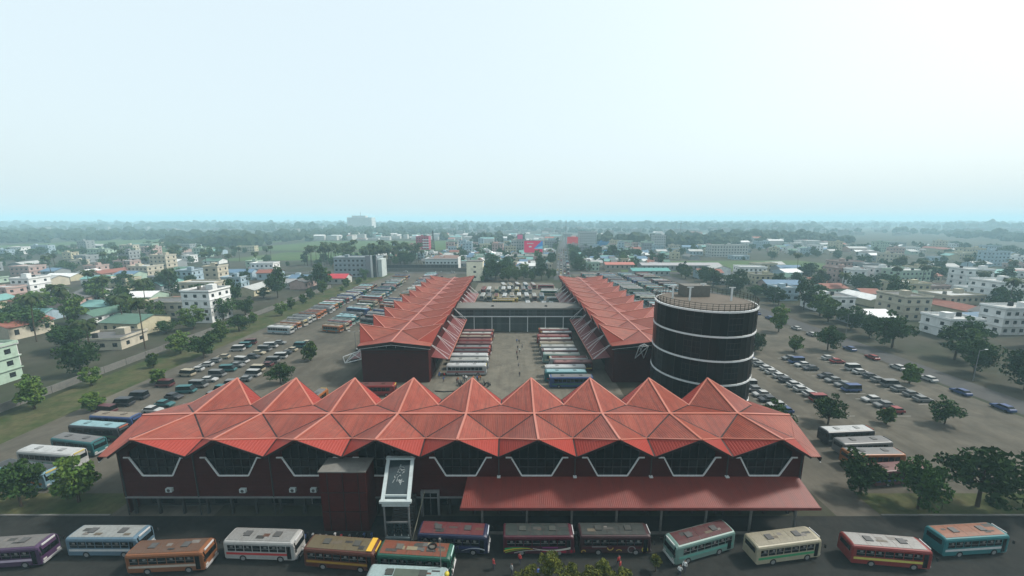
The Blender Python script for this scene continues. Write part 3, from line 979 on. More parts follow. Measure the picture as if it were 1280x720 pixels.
ringmark(ringb, .5, .6, .3, .42, (.45, .30, .05), 20, 160)
ringmark(ringb, -4.3, .6, .2, .32, (.45, .30, .05), 0, 200)
ribbon(ringb, curve(-3.2, 1.38, -1.2, 1.38, 0, .05, .05), (.3, .3, .3), off=.012)
yel = place(BUS_D, 'bus', 'bus with dusty roof and bright yellow front panel beside the projecting maroon block', 'bus', (-22.2, 43.8, .01), R(-5), G_FORE,
            dict(body=(.12, .03, .015), roof=(.16, .13, .075), hatch=(.1, .1, .09), stripe=(.3, .17, .02), board=(.6, .36, .04), bumper=(.4, .4, .4)))
MB().box(3.6, 4.3, -1.05, 1.05, 3.14, 3.2).build('roof_fairing', M_plain, yel, color=(.6, .36, .04))
pale = place(BUS_D, 'bus', 'bus with pale blue white roof alongside the rusty roofed bus', 'bus', (-12.6, 39.4, .01), R(-3), G_FORE,
             dict(body=(.35, .45, .46), roof=(.38, .50, .50), hatch=(.07, .08, .07), stripe=(.05, .2, .25), board=(.5, .5, .5), bumper=(.4, .4, .4)))
MB().box(-1.6, 2.0, -.6, .5, 3.14, 3.17).build('roof_patch', M_plain, pale, color=(.07, .09, .07))
mint = place(BUS_D, 'bus', 'pale mint green bus with dark red roof facing out of the canopy', 'bus', (25.6, 45.6, .01), R(196), G_FORE,
             dict(body=(.20, .34, .30), roof=(.10, .028, .03), hatch=(.1, .1, .1), stripe=(.1, .3, .25), board=(.5, .52, .5), bumper=(.4, .42, .4)))
extra = [(-33.5, 45.2, -2, 'white bus with red stripe and grey roof by the projecting maroon block', (.5, .5, .48), (.3, .3, .29), (.4, .03, .03)),
         (-44.5, 43.4, 3, 'orange bus with brown roof in the forecourt beyond the maroon block', (.30, .11, .04), (.16, .09, .06), (.4, .35, .3)),
         (-55.0, 45.8, 0, 'light blue bus with white roof at the end of the terminal hall', (.14, .24, .32), (.36, .38, .37), (.5, .5, .5)),
         (-66.5, 44.0, 5, 'purple bus with grey roof standing clear of the terminal hall', (.09, .04, .11), (.2, .19, .18), (.5, .4, .5)),
         (36.5, 45.0, 8, 'cream bus with green stripe under the far end of the canopy', (.5, .45, .32), (.33, .3, .22), (.03, .25, .1)),
         (49.5, 44.2, -6, 'scarlet bus with white roof beyond the end of the canopy', (.30, .035, .03), (.38, .37, .35), (.5, .45, .1)),
         (62.5, 46.0, 4, 'teal bus with rusty roof parked before the bus park', (.03, .22, .24), (.28, .11, .06), (.5, .5, .5))]
for x, y, a, lab, bc, rc, sc_ in extra:
    place(BUS_D, 'bus', lab, 'bus', (x, y, .01), R(a), G_FORE, dict(body=bc, roof=rc, hatch=(.12, .12, .12), stripe=sc_, board=(.5, .5, .5), bumper=(.3, .3, .3)))

pr_ = random.Random(12)
for o in [q for q in COL.objects if q.name.split('.')[0] == 'bus']:       # patched, sooty roofs
    for k in range(4):
        x, y = pr_.uniform(-4.0, 3.0), pr_.uniform(-.8, .3)
        MB().box(x, x + pr_.uniform(.4, 1.6), y, y + pr_.uniform(.2, .6), 3.13, 3.142 + .003 * k).build('roof_patch', M_roofpaint, o, color=pr_.choice([(.08, .08, .075), (.17, .14, .10), (.05, .05, .05), (.24, .22, .2), (.14, .07, .05)]))
CNAMES = {
    'white': (.55, .56, .55), 'cream': (.48, .42, .30), 'red': (.32, .03, .03), 'maroon': (.12, .02, .025), 'green': (.04, .14, .07),
    'blue': (.04, .09, .26), 'pale blue': (.22, .38, .46), 'teal': (.03, .17, .18), 'orange': (.40, .13, .03), 'yellow': (.45, .33, .05),
    'grey': (.22, .23, .23), 'dark': (.045, .05, .06), 'pink': (.34, .14, .14), 'mint': (.25, .38, .33)}
ROOFS = {'white': (.58, .6, .6), 'pale': (.42, .43, .40), 'grey': (.2, .2, .2), 'dull red': (.16, .05, .045), 'pale blue': (.30, .50, .54), 'tan': (.30, .25, .19), 'dark': (.06, .065, .07), 'pink': (.30, .15, .14)}

def lot_bus(kit, x, y, a, bc, rc, where, group, st=None):
    lab = f'{bc} bus, {rc} roof, {where}'
    return place(kit, 'bus', lab, 'bus', (x, y, .013), a, group, dict(
        body=CNAMES[bc], roof=ROOFS[rc], hatch=tuple(c * .6 for c in ROOFS[rc]), stripe=st or CNAMES[rnd.choice(list(CNAMES))],
        board=rnd.choice([(.5, .5, .45), (.4, .1, .05), (.05, .05, .06), (.5, .4, .1)]), bumper=rnd.choice([(.05, .05, .05), (.3, .3, .3)])))

# yard rows: noses towards the middle of the yard
rowL = [(107.0, 'white', 'white', -13.3), (111.6, 'white', 'pale', -13.0), (115.6, 'white', 'white', -13.3), (119.4, 'maroon', 'dark', -13.2), (123.2, 'red', 'grey', -13.0),
        (127.2, 'maroon', 'dull red', -12.8), (131.0, 'red', 'dull red', -13.0), (134.8, 'maroon', 'tan', -13.2), (138.6, 'red', 'pale', -13.0), (142.4, 'maroon', 'pink', -12.8)]
for y, bc, rc, x in rowL:
    lot_bus(BUS_L, x, y, R(rnd.uniform(-1.5, 1.5)), bc, rc, 'in the yard row beside the wing by the gravel lot', 'buses in the yard row by the gravel lot wing', (.3, .04, .04) if bc == 'white' else None)
rowR = [(98.6, 'blue', 'grey', 16.0), (102.2, 'teal', 'pale blue', 15.0), (105.8, 'white', 'white', 15.4), (109.6, 'maroon', 'pink', 18.2), (113.0, 'white', 'dull red', 17.4),
        (116.4, 'mint', 'pale', 15.6), (120.2, 'maroon', 'white', 15.6), (124.0, 'grey', 'pale', 15.3), (127.8, 'cream', 'tan', 15.4), (131.8, 'maroon', 'pale', 15.3),
        (135.8, 'red', 'pink', 15.0), (140.0, 'maroon', 'white', 16.8), (144.2, 'red', 'pale', 16.2)]
for y, bc, rc, x in rowR:
    lot_bus(BUS_L, x, y, R(180 + rnd.uniform(-2, 2)), bc, rc, 'in the yard row beside the wing by the round tower', 'buses in the yard row by the tower wing')
lot_bus(BUS_M, -35.3, 93.5, R(1), 'red', 'dull red', 'behind the terminal hall before the wing end wall', 'buses behind the hall')
lot_bus(BUS_M, -48.0, 86.0, R(85), 'orange', 'grey', 'behind the terminal hall at the lot corner', 'buses behind the hall')

# back yard beyond the link: noses towards the camera side
bc_cycle = ['white', 'cream', 'white', 'maroon', 'pale blue', 'red', 'white', 'green', 'white', 'dark', 'yellow', 'grey']
rc_cycle = ['white', 'pale', 'grey', 'dull red', 'white', 'tan', 'white']
ci = 0
for (y, xs, a) in ((176, [7.5, 11.8, 15.8, 20], -90), (191, [8, 12, 16, 20.4], -90), (214, [-17, -12.8, -8.6, -4.4, -.2, 4, 8.2, 12.4, 16.6], -90), (235, [-18, -14, -9.8, -5.6, -1.4, 2.8, 7, 11.4], -90),
                   (252, [-6, -1, 4, 9, 14], -82)):
    for x in xs:
        lot_bus(BUS_M, x + rnd.uniform(-.4, .4), y + rnd.uniform(-1.5, 1.5), R(a + rnd.uniform(-3, 3)), bc_cycle[ci % 12], rc_cycle[ci % 7], 'parked nose on in the back yard beyond the link', 'buses in the back yard')
        ci += 1
for (x, y) in ((-13, 171), (-13.5, 177), (-12.5, 183), (-13.2, 189)):
    lot_bus(BUS_L, x, y, R(rnd.uniform(-3, 3)), bc_cycle[(ci * 5) % 12], rc_cycle[ci % 7], 'parked broadside in the back yard beyond the link', 'buses in the back yard')
    ci += 1
for (x, y) in ((-4.5, 199), (-2.5, 203.5)):
    lot_bus(BUS_L, x, y, R(rnd.uniform(-6, 6)), 'yellow', 'tan', 'standing apart in the open back yard', 'buses in the back yard')
for (x, y) in ((24, 206), (22, 226), (23, 231), (22, 246)):
    lot_bus(BUS_M, x, y, R(180 + rnd.uniform(-6, 6)), bc_cycle[(ci * 5) % 12], rc_cycle[ci % 7], 'parked broadside beside the far tower wing', 'buses in the back yard')
    ci += 1

# gravel lot rows (wing by the lot)
LB = ['white', 'maroon', 'green', 'blue', 'orange', 'grey', 'cream', 'red', 'dark', 'pale blue', 'teal', 'white', 'mint']
LR = ['grey', 'pale', 'tan', 'dark', 'pale blue', 'dull red', 'white', 'grey', 'dark', 'grey', 'dark']
def lot_rows(rows, where, group):
    global ci
    for (x0, y0, x1, y1, n, ang, kits) in rows:
        for k in range(n):
            t = k / max(1, n - 1)
            if rnd.random() < .06:
                continue
            x, y = x0 + (x1 - x0) * t + rnd.uniform(-.7, .7), y0 + (y1 - y0) * t + rnd.uniform(-.4, .4)
            lot_bus(rnd.choice(kits), x, y, R(ang + rnd.uniform(-4, 4)), rnd.choice(LB), rnd.choice(LR), where, group)
            ci += 1
lot_rows([(-72, 150, -84, 292, 40, -14, (BUS_M, BUS_L, BUS_S)),
          (-92, 148, -94, 250, 28, -12, (BUS_M, BUS_S)),
          (-60, 214, -64, 304, 25, -150, (BUS_M, BUS_S)),
          (-61, 160, -63, 206, 9, -20, (BUS_S, BUS_M)),
          (-84, 60, -86, 78, 5, -8, (BUS_M, BUS_L))],
         'in the gravel lot beside the grass verge', 'buses in the gravel lot')
lot_rows([(62, 150, 60, 304, 40, 172, (BUS_M, BUS_S, BUS_L)),
          (76, 170, 74, 306, 34, -8, (BUS_M, BUS_L)),
          (91, 215, 90, 306, 23, 176, (BUS_M, BUS_S)),
          (105, 232, 104, 306, 18, -4, (BUS_M, BUS_S, BUS_L)),
          (66, 60, 68, 72, 4, 5, (BUS_M,))],
         'in the bus park beyond the tower wing', 'buses in the bus park')

# ---- cars, vans, motorbikes
def car_kit(L=4.1, w=.84, h=1.48, van=False):
    hh = L / 2
    b = MB()
    prof = [(-hh, .32), (-hh, .85), (-hh + .1, .98), (hh - 1.15, .98), (hh - .15, .80), (hh, .6), (hh, .32)]
    b.prism([(x, -w, z) for x, z in prof], (0, 2 * w, 0))
    kit = [('body', b.mesh('body', M_paint, bevel=.05), 'body', None, (0, 0, 0))]
    if van:
        cab = [(-hh + .08, .98), (-hh + .15, h + .4), (hh - .95, h + .4), (hh - .35, .98)]
    else:
        cab = [(-hh + .35, .98), (-hh + .75, h - .04), (hh - 1.75, h - .04), (hh - 1.1, .98)]
    g = MB()
    g.rings([[(x, y * (.94 if z < 1.1 else .8) * w, z) for x, z in cab] for y in (-1, 1)])
    kit.append(('glasshouse', g.mesh('glasshouse', M_vglass), None, None, (0, 0, 0)))
    top = h - .04 if not van else h + .4
    x0, x1 = cab[1][0], cab[2][0]
    kit.append(('roof', MB().box(x0 - .03, x1 + .03, -.8 * w - .02, .8 * w + .02, top - .01, top + .05).mesh('roof', M_paint, bevel=.02), 'body', None, (0, 0, 0)))
    ty, ri = wheel_meshes(.31, .2)
    for x in (-hh * .6, hh * .62):
        for sy in (-1, 1):
            kit.append(('wheel', ty, None, None, (x, sy * (w - .08), .31)))
    return kit
CAR, VAN = car_kit(), car_kit(4.4, .88, 1.6, True)
def car(x, y, a, c, where, group, kit=CAR):
    nm = 'car' if kit is CAR else 'van'
    place(kit, nm, f'{c} {nm} {where}', nm, (x, y, .02), R(a), group, dict(body=CNAMES[c]))
for k in range(12):
    car(-50.5 - (k % 2) * 1.0, 118 + k * 7.2, 85 + rnd.uniform(-10, 10), rnd.choice(['white', 'grey', 'red', 'dark', 'white']), 'at the edge of the gravel lot beside the wing', 'cars beside the gravel lot', VAN if k % 4 == 1 else CAR)
for k in range(16):
    car(117.5 + rnd.uniform(-.3, .3), 60 + k * 8.5, 90, rnd.choice(['white', 'grey', 'red', 'dark', 'blue']), 'parked along the side road', 'cars along the side road')
dd = []
for seg in range(2):
    p, q = ROAD[seg], ROAD[seg + 1]
    n = (7, 26)[seg]
    for k in range(n):
        t = (k + rnd.random() * .6) / n
        a = math.degrees(math.atan2(q[1] - p[1], q[0] - p[0]))
        for lane in (-4.6, -1.6, 1.6, 4.6):
            if rnd.random() < .6:
                nx, ny = -math.sin(R(a)), math.cos(R(a))
                x, y = p[0] + (q[0] - p[0]) * t + nx * lane, p[1] + (q[1] - p[1]) * t + ny * lane
                if rnd.random() < .2 and abs(lane) > 4:
                    lot_bus(BUS_M, x, y, R(a if lane < 0 else a + 180), rnd.choice(LB), rnd.choice(LR), 'in the traffic on the road into town', 'traffic on the road')
                else:
                    car(x, y, a + (0 if lane < 0 else 180), rnd.choice(['white', 'white', 'grey', 'red', 'dark', 'yellow']), 'in the traffic on the road into town', 'traffic on the road', VAN if rnd.random() < .25 else CAR)
for k in range(14):
    x = -300 + k * 42 + rnd.uniform(-10, 10)
    car(x, 326 + (2.2 if k % 2 else -2.2), 0 if k % 2 == 0 else 180, rnd.choice(['white', 'grey', 'red', 'dark']), 'on the cross road behind the terminal', 'traffic on the cross road')

for r_ in range(4):
    for k in range(13):
        if rnd.random() < .85:
            car(64 + r_ * 13 + (k % 2) * .3, 84 + k * 2.9, 0 if r_ % 2 else 180, rnd.choice(['white', 'white', 'grey', 'red', 'dark', 'blue', 'grey']), 'in the car park beside the round tower', 'cars in the car park', VAN if rnd.random() < .15 else CAR)
for k in range(34):
    car(-53 - rnd.uniform(0, 5) - (k % 3) * .5, 150 + k * 4.4, rnd.uniform(60, 120), rnd.choice(['white', 'grey', 'dark', 'white', 'teal', 'maroon']), 'squeezed beside the rows in the gravel lot', 'small vehicles in the gravel lot', VAN if k % 2 else CAR)
for r_ in range(3):
    for k in range(15):
        if rnd.random() < .85:
            car(-76 - r_ * 9.5 + rnd.uniform(-.8, .8), 84 + k * 3.6 + rnd.uniform(-.3, .3), (0 if r_ % 2 else 180) + rnd.uniform(-9, 9), rnd.choice(['white', 'grey', 'dark', 'white', 'teal', 'maroon', 'cream']), 'in the tight rows before the gravel lot buses', 'vehicles before the gravel lot buses', VAN if rnd.random() < .6 else CAR)
bl_ = MB()
for r_ in range(4):
    for k in range(14):
        xx, yy = 64 + r_ * 13, 82.5 + k * 2.9
        bl_.poly([(xx - 2.6, yy - .06, .022), (xx + 2.6, yy - .06, .022), (xx + 2.6, yy + .06, .022), (xx - 2.6, yy + .06, .022)], [(0, 1, 2, 3)])
tag(bl_.build('parking_lines', M_line, fix=False), kind='structure')
def bike_kit():
    ty, ri = wheel_meshes(.3, .11)
    kit = [('wheel', ty, None, None, (-.62, 0, .3)), ('wheel', ty, None, None, (.62, 0, .3))]
    b = MB()
    b.beam((-.5, 0, .55), (.35, 0, .62), .22, .3)
    b.beam((.3, 0, .7), (.6, 0, .32), .08, .08)
    b.beam((-.62, 0, .32), (-.1, 0, .5), .1, .1)
    kit.append(('frame', b.mesh('frame', M_paint), 'body', None, (0, 0, 0)))
    kit.append(('seat', MB().box(-.7, .1, -.13, .13, .74, .84).mesh('seat', M_black, bevel=.03), None, None, (0, 0, 0)))
    kit.append(('fuel_tank', MB().box(.1, .45, -.14, .14, .72, .95).mesh('fuel_tank', M_paint, bevel=.05), 'body', None, (0, 0, 0)))
    h = MB()
    h.tube((.45, -.36, 1.05), (.45, .36, 1.05), .025, n=5)
    h.tube((.45, 0, 1.05), (.58, 0, .5), .03, n=5)
    kit.append(('handlebar', h.mesh('handlebar', M_black), None, None, (0, 0, 0)))
    return kit
BIKE = bike_kit()
for k in range(22):
    x = -30.5 + (k % 11) * 1.05
    y = 48.2 - (k // 11) * 2.3 + rnd.uniform(-.2, .2)
    if k // 11 == 0 and x > -20.5:
        pass
    place(BIKE, 'motorbike', 'motorbike parked in the cluster beside the maroon block', 'motorbike', (x + rnd.uniform(-.1, .1), y - .9, .01), R(90 + rnd.uniform(-15, 15)), 'motorbikes by the maroon block', dict(body=CNAMES[rnd.choice(['dark', 'red', 'grey', 'white', 'blue'])]))

# ------------------------------------------------------------------ people (tiny in the photograph)
def person_mesh(name, stride):
    bm = bmesh.new()
    J = dict(pel=(0, 0, .95), ch=(.01, 0, 1.25), sh=(.0, 0, 1.43), nk=(0.01, 0, 1.5), hd=(.03, 0, 1.6), tp=(.02, 0, 1.7),
             hl=(0, .1, .9), kl=(stride * .5 + .03, .11, .5), al=(stride, .11, .08), tl=(stride + .16, .12, .04),
             hr=(0, -.1, .9), kr=(-stride * .3 + .03, -.11, .5), ar=(-stride, -.11, .09), tr=(-stride + .15, -.12, .04),
             sl=(0, .19, 1.4), el=(-stride * .4, .25, 1.13), wl=(-stride * .2 + .08, .26, .9), fl=(-stride * .2 + .12, .26, .8),
             sr=(0, -.19, 1.4), er=(stride * .4, -.25, 1.13), wr=(stride * .6 + .1, -.26, .92), fr=(stride * .6 + .15, -.26, .83))
    rad = dict(pel=.15, ch=.15, sh=.12, nk=.055, hd=.1, tp=.07, hl=.1, kl=.065, al=.045, tl=.035, hr=.1, kr=.065, ar=.045, tr=.035,
               sl=.065, el=.045, wl=.032, fl=.03, sr=.065, er=.045, wr=.032, fr=.03)
    keys = list(J)
    edges = ['pel-ch', 'ch-sh', 'sh-nk', 'nk-hd', 'hd-tp', 'pel-hl', 'hl-kl', 'kl-al', 'al-tl', 'pel-hr', 'hr-kr', 'kr-ar', 'ar-tr', 'sh-sl', 'sl-el', 'el-wl', 'wl-fl', 'sh-sr', 'sr-er', 'er-wr', 'wr-fr']
    bm.free()
    me = bpy.data.meshes.new(name)
    me.from_pydata([J[k] for k in keys], [tuple(keys.index(q) for q in e.split('-')) for e in edges], [])
    o = bpy.data.objects.new('tmp', me)
    COL.objects.link(o)
    md = o.modifiers.new('skin', 'SKIN')
    for i, k in enumerate(keys):
        me.skin_vertices[0].data[i].radius = (rad[k], rad[k])
    me.skin_vertices[0].data[0].use_root = True
    o.modifiers.new('sub', 'SUBSURF').levels = 1
    dg = bpy.context.evaluated_depsgraph_get()
    m2 = bpy.data.meshes.new_from_object(o.evaluated_get(dg))
    bpy.data.objects.remove(o)
    m2.materials.clear()
    m2.materials.append(M_person)
    return m2
def person_material():
    m = bpy.data.materials.new('clothed_person')
    m.use_nodes = True
    n, l = m.node_tree.nodes, m.node_tree.links
    b = n['Principled BSDF']
    b.inputs['Roughness'].default_value = .9
    tc = n.new('ShaderNodeTexCoord')
    sp = n.new('ShaderNodeSeparateXYZ')
    l.new(tc.outputs['Object'], sp.inputs[0])
    cr = n.new('ShaderNodeValToRGB')
    cr.color_ramp.interpolation = 'CONSTANT'
    e = cr.color_ramp.elements
    e[0].position, e[0].color = 0, (.02, .015, .01, 1)
    e[1].position, e[1].color = .04, (.03, .03, .045, 1)
    for p, c in ((.52, (.5, .5, .5, 1)), (.83, (.16, .08, .05, 1)), (.93, (.01, .01, .01, 1))):
        x = e.new(p)
        x.color = c
    mr = n.new('ShaderNodeMath')
    mr.operation = 'DIVIDE'
    mr.inputs[1].default_value = 1.8
    l.new(sp.outputs[2], mr.inputs[0])
    l.new(mr.outputs[0], cr.inputs[0])
    oi = n.new('ShaderNodeObjectInfo')
    gt = n.new('ShaderNodeMath')
    gt.operation = 'COMPARE'
    gt.inputs[1].default_value = .675
    gt.inputs[2].default_value = .155
    l.new(mr.outputs[0], gt.inputs[0])
    mx = n.new('ShaderNodeMix')
    mx.data_type = 'RGBA'
    l.new(gt.outputs[0], mx.inputs[0])
    l.new(cr.outputs[0], mx.inputs[6])
    l.new(oi.outputs['Color'], mx.inputs[7])
    l.new(mx.outputs[2], b.inputs['Base Color'])
    return m
M_person = person_material()
PM = [person_mesh('person_walking', .24), person_mesh('person_standing', .04)]
ppl = [(1.8, 136, 'blue'), (2.6, 135.2, 'dark'), (2.0, 128.5, 'dark'), (2.6, 125.5, 'white'), (1.6, 123, 'maroon'), (1.8, 118.4, 'dark'), (2.0, 112, 'grey'), (2.2, 105, 'dark'), (3.6, 130, 'grey')]
for i, (x, y, c) in enumerate(ppl):
    o = ob('person', PM[i % 2], None, (x, y, .015), R(rnd.uniform(60, 120)), CNAMES[c])
    tag(o, f'person in {c} shirt walking across the open yard', 'person', 'people crossing the yard')
for i in range(15):
    x, y = -15.5 + rnd.uniform(0, 6.5), 101.2 + rnd.uniform(-1.6, 2.0)
    c = rnd.choice(['dark', 'white', 'blue', 'maroon', 'grey', 'orange'])
    o = ob('person', PM[i % 2], None, (x, y, .015), R(rnd.uniform(0, 360)), CNAMES[c])
    tag(o, f'person in {c} shirt waiting beside the white buses in the yard', 'person', 'people by the white buses')
for i in range(5):
    c = rnd.choice(['white', 'blue', 'red', 'grey'])
    o = ob('person', PM[i % 2], None, (-21 + rnd.uniform(-2.5, 2.5), 104 + rnd.uniform(-3, 3), .015), R(rnd.uniform(0, 360)), CNAMES[c])
    tag(o, f'person in {c} shirt in the shade of the wing canopy', 'person', 'people under the wing canopy')
for i in range(8):
    c = rnd.choice(['white', 'blue', 'red', 'grey', 'yellow'])
    o = ob('person', PM[i % 2], None, (rnd.uniform(-10, 24), rnd.uniform(41.5, 44), .012), R(rnd.uniform(0, 360)), CNAMES[c])
    tag(o, f'person in {c} shirt walking on the forecourt asphalt', 'person', 'people on the forecourt')
# black hose lying on the yard
hb = MB()
pts = [(-20.5, 95.5), (-18, 95), (-15.5, 95.4), (-13, 96.6), (-11.5, 98.2), (-10.8, 99.8)]
for p, q in zip(pts[:-1], pts[1:]):
    hb.tube((*p, .14), (*q, .14), .14, n=6)
tag(hb.build('hose', M_black), 'black hose curving over the yard paving beside the white buses', 'hose')
# motorbikes among the people
for k in range(12):
    place(BIKE, 'motorbike', 'motorbike among the people beside the white yard buses', 'motorbike', (-14.5 + k * .75, 99.4 + rnd.uniform(-1.3, 1.0), .015), R(rnd.uniform(30, 150)), 'motorbikes in the yard', dict(body=CNAMES['dark']))

# ------------------------------------------------------------------ trees
def leaf_crown(seed, rx, rz, nclump, nleaf, size, zc):
    r = np.random.default_rng(seed)
    V = []
    for k in range(nclump):
        d = r.normal(size=3)
        d /= np.linalg.norm(d)
        rad = r.uniform(.35, .95)
        c = d * rad * np.array([rx, rx, rz])
        cr = r.uniform(.22, .42) * rx
        n = nleaf
        u = r.normal(size=(n, 3))
        u /= np.linalg.norm(u, axis=1)[:, None]
        p = c + u * cr * (r.uniform(.4, 1, size=(n, 1)) ** .5) * np.array([1, 1, .75])
        a = r.normal(size=(n, 3))
        a /= np.linalg.norm(a, axis=1)[:, None]
        b = np.cross(a, r.normal(size=(n, 3)))
        b /= np.linalg.norm(b, axis=1)[:, None]
        s = size * r.uniform(.6, 1.3, size=(n, 1))
        q = np.stack([p - a * s, p - b * s * .55, p + a * s, p + b * s * .55], 1)
        V.append(q.reshape(-1, 3))
    V = np.concatenate(V)
    V[:, 2] += zc
    m = len(V) // 4
    return V, m

def leaf_mesh(name, V, m, mt):
    me = bpy.data.meshes.new(name)
    me.from_pydata(V.tolist(), [], np.arange(m * 4).reshape(-1, 4).tolist())
    me.materials.append(mt)
    return me

def trunk_mesh(seed, h, r0, nl=5):
    r = random.Random(seed)
    b = MB()
    b.tube((0, 0, 0), (.1, .05, h * .45), r0, r0 * .75, 8)
    b.tube((.1, .05, h * .45), (.0, .1, h * .8), r0 * .75, r0 * .35, 8)
    for k in range(nl):
        t = 2 * math.pi * k / nl + r.random()
        z = h * r.uniform(.35, .6)
        b.tube((.08, .05, z), (math.cos(t) * h * .28, math.sin(t) * h * .28, z + h * r.uniform(.15, .32)), r0 * .45, r0 * .15, 6)
    return b.mesh('trunk', M_bark)

TREES = []
CROWNS = []
for i, (rx, rz, zc, mt) in enumerate(((5.2, 5.2, 6.6, M_leafd), (4.4, 5.0, 6.0, M_leaf), (6.0, 4.6, 6.4, M_leafd), (3.2, 3.6, 4.3, M_leaf), (4.8, 6.2, 7.8, M_leafd))):
    V, m = leaf_crown(20 + i, rx, rz, 36, 60, .5, zc)
    CROWNS.append(V.reshape(-1, 4, 3))
    TREES.append([('trunk', trunk_mesh(i, zc + rz * .4, .32), None, None, (0, 0, 0)), ('crown', leaf_mesh('crown', V, m, mt), None, None, (0, 0, 0))])

def tree(x, y, s, where, group, kinds=(0, 1, 2, 4), name='broadleaf_tree'):
    k = rnd.choice(kinds)
    desc = ['rounded dark green', 'bright mid green', 'wide spreading dark', 'small light green', 'tall dark'][k]
    place(TREES[k], name, f'{desc} tree {where}', 'tree', (x, y, 0), rnd.uniform(0, 6.28), group, None, (s * rnd.uniform(.8, 1.25), s * rnd.uniform(.8, 1.25), s * rnd.uniform(.8, 1.3)))

# the clump behind the back yard
for (x, y, s, k) in ((-18, 281, 1.15, 2), (-12, 284, 1.3, 4), (-16, 292, 1.2, 4), (-6.5, 278, .85, 1), (-2.5, 280, 1.0, 1), (3.5, 279, .8, 1), (-7, 296, 1.15, 0), (9, 290, .8, 0), (14.5, 281, .7, 1), (22, 283, .95, 4), (27.5, 287, .6, 1), (32, 296, .7, 1), (-21.5, 278, .55, 3), (18, 298, .8, 2), (1, 300, 1.0, 1), (10, 306, .9, 1)):
    tree(x, y, s, 'in the clump behind the back yard', 'trees behind the back yard', (k,))
for k in range(12):
    y = 335 + k * 19
    tree(52 + (y - 285) * .13 + rnd.uniform(-3, 3) + 8, y, rnd.uniform(.45, .75), 'lining the road into town', 'trees along the road', (1, 3, 0))
for k in range(20):       # verge and boundary trees
    tree(-112 + rnd.uniform(-4, 4), 60 + k * 13, rnd.uniform(.35, .8), 'on the grass verge beside the gravel lot', 'trees on the verge', (0, 1, 3))
for k in range(24):
    tree(136 + rnd.uniform(-4, 12), 50 + k * 11.5, rnd.uniform(.6, 1.1), 'along the far side of the side road', 'trees by the side road')
for k in range(60):
    tree(rnd.uniform(-250, -124), rnd.uniform(90, 270), rnd.uniform(.6, 1.15), 'among the houses beyond the grass verge', 'trees beyond the verge')
for (x, y, s) in ((90, 430, 1.1), (98, 436, 1.2), (108, 432, 1.0), (116, 440, 1.15), (126, 434, 1.1), (84, 440, .9), (134, 442, 1.0), (142, 436, .9)):
    tree(x, y, s, 'in the dark grove beside the paddy', 'trees by the paddy', (0, 2, 4))

# foreground saplings with yellow green leaves
for i, (x, y, h, rx) in enumerate(((1.0, 37.0, 5.2, 1.4), (6.2, 37.4, 5.6, 1.5), (9.2, 37.4, 5.8, 1.3), (12.0, 37.2, 5.4, 1.3), (4.6, 38.4, 6.6, 1.5), (2.2, 37.6, 5.6, 1.3), (7.3, 38.2, 5.4, 1.2), (10.6, 38.6, 5.6, 1.1), (13.0, 38.0, 4.9, 1.0), (18.6, 42.6, 2.3, .6))):
    V, m = leaf_crown(70 + i, rx, rx * 1.25, 24, 70, .16, h - rx)
    t = thing('sapling', 'yellow green leafy sapling in the forecourt planting', 'tree', (x, y, 0), 0, 'forecourt saplings')
    ob('crown', leaf_mesh('crown', V, m, M_leafy), t)
    ob('trunk', trunk_mesh(90 + i, h * .9, .09, 6), t)

for (x, y, s_) in ((-70, 55, .7), (-78, 54, .6), (-88, 53.5, .8), (-97, 55, .7), (-100, 85, .7), (-98, 100, .6), (-64, 80, .6), (-64, 100, .6), (-65, 118, .65), (-56, 66, .5), (-101, 120, .7)):
    tree(x, y, s_, 'standing at the near end of the gravel lot', 'trees at the gravel lot', (0, 1, 3))
for (x, y, s_) in ((58, 57, .6), (64, 53.5, .7), (74, 54, .8), (84, 53, .7), (94, 54.5, .75), (104, 54, .7), (114, 56, .7), (57, 76, .55), (70.5, 79, .5), (83.5, 79, .55), (96.5, 79, .6), (58, 125, .6), (70.5, 126, .6), (84, 127, .7), (97, 126, .6), (110, 128, .7), (110, 100, .6), (84, 200, .5), (98, 190, .7), (100, 170, .7), (108, 150, .8), (92, 150, .6)):
    tree(x, y, s_, 'in the car park beside the round tower', 'trees in the car park', (0, 1, 3))

# palms
def palm_kit(seed, h):
    r = random.Random(seed)
    b = MB()
    lean = r.uniform(-.06, .06) * h
    rs = []
    for k in range(6):
        t = k / 5
        rr = .22 - .1 * t
        rs.append([(lean * t * t + rr * math.cos(2 * math.pi * i / 7), rr * math.sin(2 * math.pi * i / 7), h * t) for i in range(7)])
    b.rings(rs)
    kit = [('trunk', b.mesh('trunk', M_bark), None, None, (0, 0, 0))]
    c = MB()
    for k in range(22):
        az = 2 * math.pi * k / 22 * 2.4 + r.uniform(-.2, .2)
        el0 = r.uniform(-.3, 1.1)
        L = r.uniform(3.2, 4.4)
        p = Vector((lean, 0, h))
        el = el0
        n = 7
        d = None
        for j in range(n):
            d = Vector((math.cos(az) * math.cos(el), math.sin(az) * math.cos(el), math.sin(el)))
            q = p + d * (L / n)
            side = Vector((-math.sin(az), math.cos(az), 0))
            w0 = .75 * math.sin(math.pi * (j + .25) / (n + .6)) + .08
            for sg in (-1, 1):
                c.poly([p, q, q + side * sg * w0 - Vector((0, 0, w0 * .6)) + d * .3, p + side * sg * w0 - Vector((0, 0, w0 * .6)) + d * .3], [(0, 1, 2, 3)] if j % 1 == 0 else [])
            p = q
            el -= .28
    kit.append(('crown', c.mesh('crown', M_palm, fix=False), None, None, (0, 0, 0)))
    return kit
PALMS = [palm_kit(i, h) for i, h in enumerate((13, 15.5, 17, 11, 14))]
